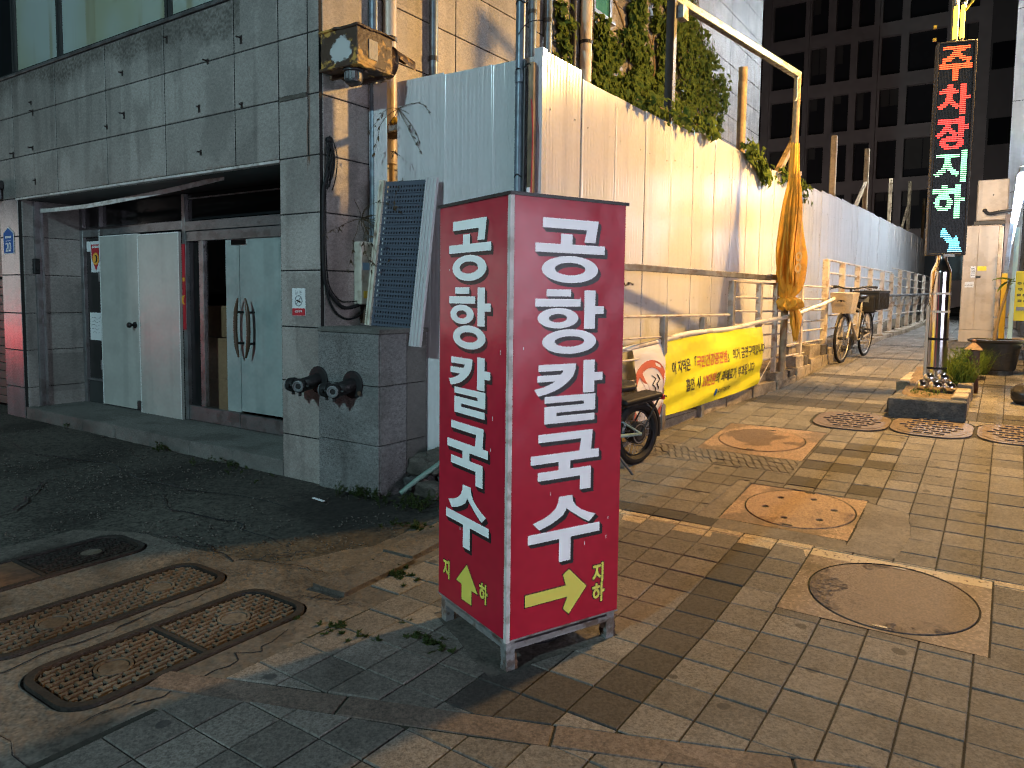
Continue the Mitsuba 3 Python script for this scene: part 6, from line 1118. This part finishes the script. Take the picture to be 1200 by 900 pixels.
add('strut', cyl((LX+.06, LY-.02, LZ1+.30), (-.28, LY-.02, 4.78), .012, 8), 'yellow_paint', LS); add('strut', cyl((LX+.06, LY-.0, LZ1+.33), (-.44, LY-.0, 4.95), .010, 8), 'trim_pale', LS)
PLN = thing('planter', 'dark stone edged planter bed at the foot of the LED sign', 'planter')
def pk(x0, x1, y0, y1, h, m, s): z = float(zg((x0+x1)/2, (y0+y1)/2)); add('kerb_stone', rough(cbx(x0, x1, y0, y1, z-.12, z+h, .01), .06, .012, 8, s), m, PLN, 40)
pk(-.90, -.27, 7.70, 7.90, .185, 'masonry_dark', 1); pk(-.93, -.80, 7.91, 8.9, .10, 'masonry_dark', 2); pk(-.40, -.27, 7.91, 8.75, .17, 'masonry', 3); pk(-.39, -.26, 8.77, 9.6, .15, 'masonry', 4); pk(-.38, -.26, 9.62, 10.35, .12, 'masonry', 5); pk(-.97, -.85, 8.92, 10.3, .09, 'masonry', 6)
add('soil', rough(trimesh.convex.convex_hull(np.array([(x, y, float(zg(x, y))+dz) for x, y in ((-.84, 7.88), (-.38, 7.88), (-.36, 10.3), (-.90, 10.3)) for dz in (-.1, .115)])), .08, .03, 6, 4), 'soil', PLN, 40)
for k, (x, y, z, rr) in enumerate(((-.70, 8.66, .625, .062), (-.575, 8.60, .63, .068), (-.455, 8.64, .625, .062), (-.52, 8.72, .705, .062), (-.645, 8.73, .70, .058))):
    solo('chrome_ball', sphere((x, y, z), rr, 4), 'chrome', ['chrome ball at the left of the pile round the sign pole', 'chrome ball at the front centre of the pile round the sign pole', 'chrome ball at the right of the pile round the sign pole', 'chrome ball lying on top of the pile at the right', 'chrome ball lying on top of the pile at the left'][k], 'ball', smooth=True)
def tuft(o, n, h, w, label, seed, name='grass_tuft', bush=False):
    r = np.random.default_rng(seed); a = r.uniform(0, 6.28, n); q = np.sqrt(r.random(n))*w; b = np.stack([o[0]+q*np.cos(a), o[1]+q*np.sin(a)*1.6, np.full(n, o[2])], 1); d = np.stack([r.normal(0, .35, n), r.normal(0, .35, n), np.ones(n)], 1); d /= np.linalg.norm(d, axis=1, keepdims=True); L_ = h*r.uniform(.5, 1.0, n)
    s = np.stack([-d[:, 1], d[:, 0], 0*a], 1); s /= np.linalg.norm(s, axis=1, keepdims=True)+1e-9; wd = r.uniform(.003, .0055, n)[:, None]; bend = np.stack([r.normal(0, .25, n), r.normal(0, .25, n), -.12*np.ones(n)], 1)
    p0, p1, p2 = b, b+d*L_[:, None]*.55, b+(d+bend)*L_[:, None]; V = np.stack([p0-s*wd, p0+s*wd, p1-s*wd*.8, p1+s*wd*.8, p2], 1).reshape(-1, 3); k = (np.arange(n)*5)[:, None]
    t = thing(name, label, 'plant'); tag(add('blades', trimesh.Trimesh(V, np.vstack([np.hstack([k, k+1, k+3]), np.hstack([k, k+3, k+2]), np.hstack([k+2, k+3, k+4])]), process=False), 'grass_leaf', t), kind='stuff')
    if bush:
        m = n; P = np.stack([o[0]+r.normal(0, w*.55, m), o[1]+r.normal(0, w*.9, m), o[2]+h*r.random(m)], 1); tag(add('leaves', leaves_mesh(P, r.normal(0, 1, (m, 3))+np.array([0, 0, .6]), r.uniform(.02, .045, m), .5, seed), 'grass_leaf', t), kind='stuff')
tuft((-.36, 9.05, .60), 420, .40, .085, 'dense green bush beside the chrome pole, in front of the bollard', 3, 'low_bush', True); tuft((-.42, 9.75, .62), 420, .46, .13, 'tall bright grass behind the bollard, left of the big pot', 5); tuft((-.28, 10.3, .64), 260, .42, .12, 'tall grass between the cabinet and the big pot', 6); tuft((-.62, 8.2, .60), 60, .06, .16, 'short sprouts in front of the chrome balls', 7)
bo = thing('bollard', 'rusty square bollard with a peaked cap at the planter corner', 'bollard'); zb = .55
add('shaft', cbx(-.345, -.225, 9.24, 9.36, zb-.05, .98, .008), 'bollard_rust', bo); add('cap', [trimesh.convex.convex_hull(np.array([(-.37, 9.215, .985), (-.20, 9.215, .985), (-.20, 9.385, .985), (-.37, 9.385, .985), (-.30, 9.28, 1.06), (-.27, 9.28, 1.06), (-.27, 9.32, 1.06), (-.30, 9.32, 1.06)])), sphere((-.285, 9.30, 1.075), .022)], 'bollard_rust', bo, 40); add('medallion', lathe([(0, 0), (.045, 0), (.045, .012), (.030, .018), (0, .012)], (-.285, 9.239, .86), 18, (0, -1, 0)), 'bollard_rust', bo, 40); add('band', cbx(-.352, -.218, 9.233, 9.367, .735, .765, .004), 'masonry', bo)
pt = thing('plant_pot', 'wide black plastic pot with soil beside the bollard', 'plant pot'); pz = float(zg(0, 10.8))
add('bowl', lathe([(0, 0), (.20, 0), (.215, .02), (.262, .33), (.30, .345), (.305, .37), (.28, .375), (.255, .345), (.25, .32), (0, .32)], (-.10, 10.8, pz+.06), 40), 'pot_black', pt, 35); add('saucer', lathe([(0, 0), (.19, 0), (.19, .06), (0, .06)], (-.10, 10.8, pz), 30), 'masonry_dark', pt, 40)
tag(add('soil', rough(lathe([(.235, 0), (.235, .01), (0, .03)], (-.10, 10.8, pz+.385), 30), .05, .02, 14, 2), 'soil', pt, True), kind='stuff')
sg = thing('sapling', 'thin sapling with a few large drooping leaves growing from the black pot', 'plant'); q_ = spline([(-.12, 10.8, pz+.40), (-.09, 10.8, pz+.70), (-.03, 10.79, pz+.98), (.0, 10.78, pz+1.16)], 16); add('trunk', tube(q_, np.linspace(.02, .012, 16), 10), 'bark', sg, True)
bl = [((0.0, 10.78, pz+1.16), (-1, -.2, .35), .20), ((0, 10.78, pz+1.15), (-.7, -.3, -.5), .16), ((0, 10.78, pz+1.14), (.9, -.2, .1), .17), ((0, 10.78, pz+1.15), (.2, -.8, .4), .15), ((-.02, 10.79, pz+1.08), (.5, .5, .6), .13)]
for o, d, L_ in bl:
    d = unit(d); s = unit(np.cross(d, (0, 0, 1))); up = np.cross(s, d); rows = []
    for t in np.linspace(0, 1, 8): c = np.array(o)+d*L_*t-np.array([0, 0, .35*L_*t*t]); w = .048*math.sin(math.pi*min(1, t*.93+.05))*(L_/.17); rows.append((c-s*w+up*w*.3, c, c+s*w+up*w*.3))
    V = np.array(rows).reshape(-1, 3); add('leaf', trimesh.Trimesh(V, np.array([[i*3+j, i*3+j+1, (i+1)*3+j+1] for i in range(7) for j in range(2)] + [[i*3+j, (i+1)*3+j+1, (i+1)*3+j] for i in range(7) for j in range(2)]), process=False), 'grass_leaf', sg, True)

# ------------------------------------------------------------------ the clutter at the right edge
cbn = thing('cabinet', 'tall beige outdoor cabinet with a two part door at the right', 'cabinet'); cz = float(zg(-.4, 16))
add('case', cbx(-.735, -.16, 15.8, 16.4, cz, 2.88, .01), 'cabinet_beige', cbn); add('door', cbx(-.725, -.515, 15.785, 15.80, cz+.23, 2.86, .004), 'cabinet_beige', cbn); add('door', cbx(-.505, -.17, 15.785, 15.80, cz+.23, 2.86, .004), 'cabinet_beige', cbn); add('plinth', cbx(-.74, -.155, 15.79, 15.8, cz, cz+.21, .003), 'cabinet_beige', cbn)
add('handle', [cbx(-.52, -.44, 15.765, 15.784, 1.93, 1.97, .006)], 'dark_metal', cbn); adds('sticker', [bx(-.60, -.525, 15.782, 15.7845, 1.94, 2.14), bx(-.68, -.54, 15.782, 15.7845, 1.76, 1.86)], 'paper', cbn); add('yellow_sticker', bx(-.50, -.36, 15.782, 15.7845, 2.06, 2.14), 'menu_yellow', cbn)
add('sticker_print', [bx(-.67+k*.03, -.65+k*.03, 15.780, 15.7818, 1.79, 1.81) for k in range(4)] + [bx(-.59, -.535, 15.780, 15.7818, 1.97+k*.04, 1.985+k*.04) for k in range(4)], 'ink_grey', cbn)
ac = thing('equipment_box', 'pale square equipment box mounted above the beige cabinet', 'box'); add('case', cbx(-.57, -.09, 15.9, 16.3, 2.965, 3.70, .012), 'cabinet_beige', ac); add('front_panel', cbx(-.555, -.105, 15.887, 15.899, 2.985, 3.68, .004), 'cabinet_beige', ac); add('tray', cbx(-.60, -.12, 15.85, 16.35, 2.885, 2.96, .006), 'dark_metal', ac); add('cable', [tube(spline([(-.44, 15.88, 3.15), (-.36, 15.83, 3.08), (-.22, 15.80, 3.10), (.1, 15.8, 3.14)], 14), .03, 8), sphere((-.44, 15.88, 3.15), .035)], 'dark_metal', ac, True); add('screw', [lathe([(0, 0), (.012, 0), (.012, .004), (0, .004)], (-.32, 15.886, 3.42), 8, (0, -1, 0))], 'dark_metal', ac)
sf = thing('shop_front', 'cluttered shop front with timber posts and a pale blue pole at the right edge', 'building')
add('post', [cbx(-.11, -.03, 13.9, 14.0, .7, 1.95, .006)], 'yellow_paint', sf); add('post', cbx(-.19, -.125, 14.6, 14.7, .7, 2.75, .006), 'timber', sf); add('post', cbx(-.12, -.05, 15.2, 15.3, .7, 3.0, .006), 'shutter_brown', sf); add('post', bar((.03, 12.0, .68), (.055, 12.0, 2.5), .055), 'sky_blue_paint', sf); add('post', bar((-.06, 14.05, 1.95), (-.01, 14.05, 2.9), .06), 'scaffold_blue', sf)
adds('crossbar', [bar((-.2, 14.3, z), (.3, 14.3, z), .025) for z in (1.72, 1.25)] , 'brushed', sf); add('wall', [bx(.25, 8, 13.0, 13.2, .6, 3.4), bx(.25, .4, 13.2, 21.8, .6, 4.7), bx(8, 8.2, 13, 21.8, .6, 4.7), bx(.25, 8.2, 13.0, 21.8, 4.7, 4.85)], 'shutter_brown', sf); adds('shelf', [bx(.0, .25, 12.3, 12.9, z, z+.04) for z in (.95, 1.3)], 'timber', sf); adds('orange_crate', [cbx(.03, .24, 12.35, 12.85, z, z+.13, .01) for z in (1.42, 1.60, 1.78)], 'ink_orange', sf)
for k, (y0, y1, z0, z1) in enumerate(((13.25, 15.2, 2.1, 2.9), (13.25, 15.2, 3.3, 3.95), (16.7, 19.3, 3.85, 4.35))):
    key = add('lit_sign_panel', put(bx(-.01, 0, y0, y1, z0, z1), frame((.24, 0, 0), (1, 0, 0), (0, 1, 0))), 'led_die', sf); scene[key]['emitter'] = light(SHOP_BLUE, .7)
    add('panel_frame', [bx(.22, .25, y0-.06, y0-.005, z0-.05, z1+.05), bx(.22, .25, y1+.005, y1+.06, z0-.05, z1+.05)], 'dark_metal', sf)
ed = thing('strip_light', 'bright white LED strip light running under the shop eaves at the right edge', 'light'); key = add('tube', tube([(.055, 9.2, 2.78), (.02, 13.0, 2.78), (-.04, 18.8, 2.76)], .05, 10), 'led_die', ed); scene[key]['emitter'] = light((7.5, 9.0, 10.5), .5); add('channel', [bar((.055, 9.2, 2.86), (-.04, 18.8, 2.84), .06)], 'brushed', ed)
mb = thing('menu_board', 'yellow shop notice board with rows of dark characters at the right edge', 'sign'); add('board', cbx(.052, .50, 9.5, 9.52, 1.30, 1.83, .004), 'menu_yellow', mb)
add('character', [on_face(sbox(-.014, -.012, .014, .012).difference(sbox(-.006, -.004, .008, .004)).union(sbox(.016, -.012, .020, .014)), (.085+c*.05+(.01 if r_ % 2 else 0), 9.4995, 1.70-r_*.062), (1, 0, 0), (0, 0, 1), .0015) for r_ in range(4) for c in range(7)], 'banner_ink', mb); add('grey_bar', bx(.07, .45, 9.497, 9.4995, 1.41, 1.45), 'ink_grey', mb); adds('leg', [bar((.36, 9.53, .5), (.36, 9.53, 1.30), .03), bar((.47, 9.53, .5), (.47, 9.53, 1.30), .03)], 'timber', mb)
tb = thing('low_table', 'low pale table edge beside the black pot at the right', 'table'); add('top', cbx(.19, .9, 10.6, 11.3, .93, .96, .006), 'sky_blue_paint', tb); adds('leg', [bar((x, y, .6), (x, y, .93), .05) for x in (.24, .85) for y in (10.66, 11.24)], 'dark_metal', tb)
bb_ = thing('rubbish_bag', 'dark lumpy bag on the orange lit paving at the right edge', 'bag'); add('bag', rough(sphere((.19, 8.85, .57), .13, 3, (1, .9, .95)), .03, .03, 9, 3), 'pot_black', bb_, True)
nb = thing('neighbour_building', 'pale blank wall of a building at the upper right edge', 'building'); add('wall', [bx(-.17, 9, 22, 22.3, .6, 18), bx(-.17, .1, 22.3, 30, .6, 18), bx(-.17, 9, 29.7, 30, .6, 18)], 'pale_wall', nb); add('panel_joint', [bx(-.172, 9, 21.995, 22.0, z, z+.015) for z in (4.2, 6.4, 8.6, 10.8)], 'dark_metal', nb)

# ------------------------------------------------------------------ office tower at the end of the street
TW = thing('office_tower', 'dark unlit office tower with a grid of windows beyond the hoarding', 'building'); TY = 55.0
cx_ = [(-19.6, -17.6), (-17.0, -15.6), (-14.95, -12.75), (-12.35, -11.25), (-10.75, -9.75), (-9.3, -8.35), (-7.85, -6.7), (-6.25, -4.1), (-3.6, -2.4)]
rowz = [(12.6+3.4*k-2.95, 12.6+3.4*k-.42) for k in range(-2, 8)]
slab = sbox(-24, -2, -1.6, 46).difference(unary_union([sbox(a, z0, b, z1) for a, b in cx_ for z0, z1 in rowz]))
add('wall', put(ext(slab, .5), frame((0, TY+.5, 0), (1, 0, 0), (0, 0, 1))), 'tower_wall', TW); add('body', bx(-24, -1.6, TY+.9, TY+18, -2, 46), 'tower_wall', TW)
add('pilaster', [bx(a, b, TY-.25, TY-.002, -2, 46) for a, b in ((-12.68, -12.42), (-8.2, -8.0), (-15.3, -15.05))], 'tower_wall', TW)
tw_ = random.Random(8)
for a, b in cx_:
    for z0, z1 in rowz:
        w_ = add('window', [bx(a, b, TY+.40, TY+.44, z0, z1), bx((a+b)/2-.03, (a+b)/2+.03, TY+.36, TY+.40, z0, z1)], 'tower_glass', TW)
        if tw_.random() < .45: h_ = (z1-z0)*tw_.uniform(.15, .8); add('blind', bx(a+.05, (a+b)/2-.04 if tw_.random() < .5 else b-.05, TY+.385, TY+.398, z1-h_, z1-.03), 'blind', w_)
LB = thing('office_tower', 'black side wing of the tower behind the LED sign', 'building'); add('wall', bx(-1.5, 9, 48, 62, -2, 40), 'dark_wall', LB); add('window_band', [bx(-1.4, 9, 47.96, 47.995, z, z+1.4) for z in (6, 10, 14, 18)], 'dark_glass', LB)

# ------------------------------------------------------------------ lamps (the ones whose light the place shows, plus one added for the tower)
def street_lamp(label, base, head, aim, size, rad, arm_from, dome=0.0, wt=2):
    t = thing('street_lamp', label, 'street lamp'); base, head = np.array(base, float), np.array(head, float)
    n = unit(aim); x = unit(np.cross(n, (0, 0, 1))); y = np.cross(n, x); M = frame(head, x, y, n)
    add('pole', tube([base, (base[0], base[1], arm_from)], [.07, .05], 14), 'lamp_body', t, 40); add('arm', tube(spline([(base[0], base[1], arm_from-.1), tuple(np.array([base[0], base[1], arm_from])*.5+(head-n*.10)*.5+np.array([0, 0, .12])), tuple(head-n*.10)], 12), .03, 10), 'lamp_body', t, 40)
    w, h = size; hd = add('lamp_head', put(cat_([bx(-w/2-.03, w/2+.03, -h/2-.03, h/2+.03, -.12, -.012)]), M), 'lamp_body', t)
    if dome: q = trimesh.creation.revolve(np.array([(dome*math.sin(a), dome*math.cos(a)) for a in np.linspace(math.radians(88), 0.0, 9)]), sections=24)
    else: q = trimesh.Trimesh(np.array([(-w/2, -h/2, 0), (w/2, -h/2, 0), (w/2, h/2, 0), (-w/2, h/2, 0)]), np.array([[0, 1, 2], [0, 2, 3]]), process=False)
    if dome and (q.face_normals*q.triangles_center).sum(1).mean() < 0: q.invert()
    key = add('lens', put(q, M), 'led_die', hd); scene[key]['emitter'] = light(rad, wt)
street_lamp('yellow glowing street lamp over the pavement at the upper right corner', (.85, 9.5, .5), (.05, 9.2, 4.97), (-.20, -.45, -.87), (.48, .48), LAMP_WARM, 5.3, .225, 10)
street_lamp('tall white street lamp across the road, behind the viewer', (-2.2, -9.8, 0), (-3.0, -9.0, 7.2), (-.10, .80, -.50), (.50, .24), LAMP_COOL, 7.4, 0, 8)
street_lamp('white street lamp far along the street beyond the shop front', (.24, 20.9, .8), (.36, 20.5, 8.7), (-.60, .0, -.80), (.5, .25), LAMP_FAR, 9.0)
street_lamp('added low flood lamp hidden behind the hoarding to light the tower', (-9.2, 33.5, .5), (-9.0, 34, 1.5), (.02, .90, .36), (.5, .25), LAMP_TOWER_FILL, 1.6)  # unseen lamp, added only to brighten the tower
ob = thing('opposite_shop', 'lit shop window on the other side of the street', 'building'); add('wall', [bx(7.0, 11, -4, 6, 0, .8), bx(7.0, 11, -4, 6, 3.4, 6), bx(7.0, 11, -4.3, -4, 0, 6), bx(7.0, 11, 6, 6.3, 0, 6)], 'shutter_brown', ob)
key = add('lit_window', put(bx(0, .01, -3.4, 4.6, .9, 3.2), frame((7.02, 0, 0), (1, 0, 0), (0, 1, 0))), 'led_die', ob); scene[key]['emitter'] = light(SHOP_WHITE, 3); add('window_frame', [bx(6.98, 7.02, y, y+.08, .8, 3.4) for y in (-3.5, -.8, 1.9, 4.6)] + [bx(6.98, 7.02, -3.5, 4.7, z, z+.1) for z in (.8, 3.2)], 'frame_dark', ob)
nr = thing('neon_board', 'red neon board across the road at the far left', 'sign'); add('case', bx(-21.3, -21.0, -1.8, .2, .0, 1.3), 'dark_metal', nr); key = add('lit_face', bx(-20.995, -20.98, -1.6, 0.0, .25, 1.1), 'led_die', nr); scene[key]['emitter'] = light(NEON_RED, .6)

ls = thing('lit_shop', 'bright shop window far off to the left across the road', 'building'); add('wall', [bx(-20.6, -19.0, 1.2, 6, 0, .7), bx(-20.6, -19.0, 1.2, 6, 3.2, 5)], 'shutter_brown', ls)
key = add('lit_window', put(bx(0, .01, 1.4, 5.6, .7, 3.2), frame((-19.0, -3.5, 0), (1, 0, 0), (0, 1, 0))), 'led_die', ls); scene[key]['emitter'] = light(SHOP_LEFT, 1.2)
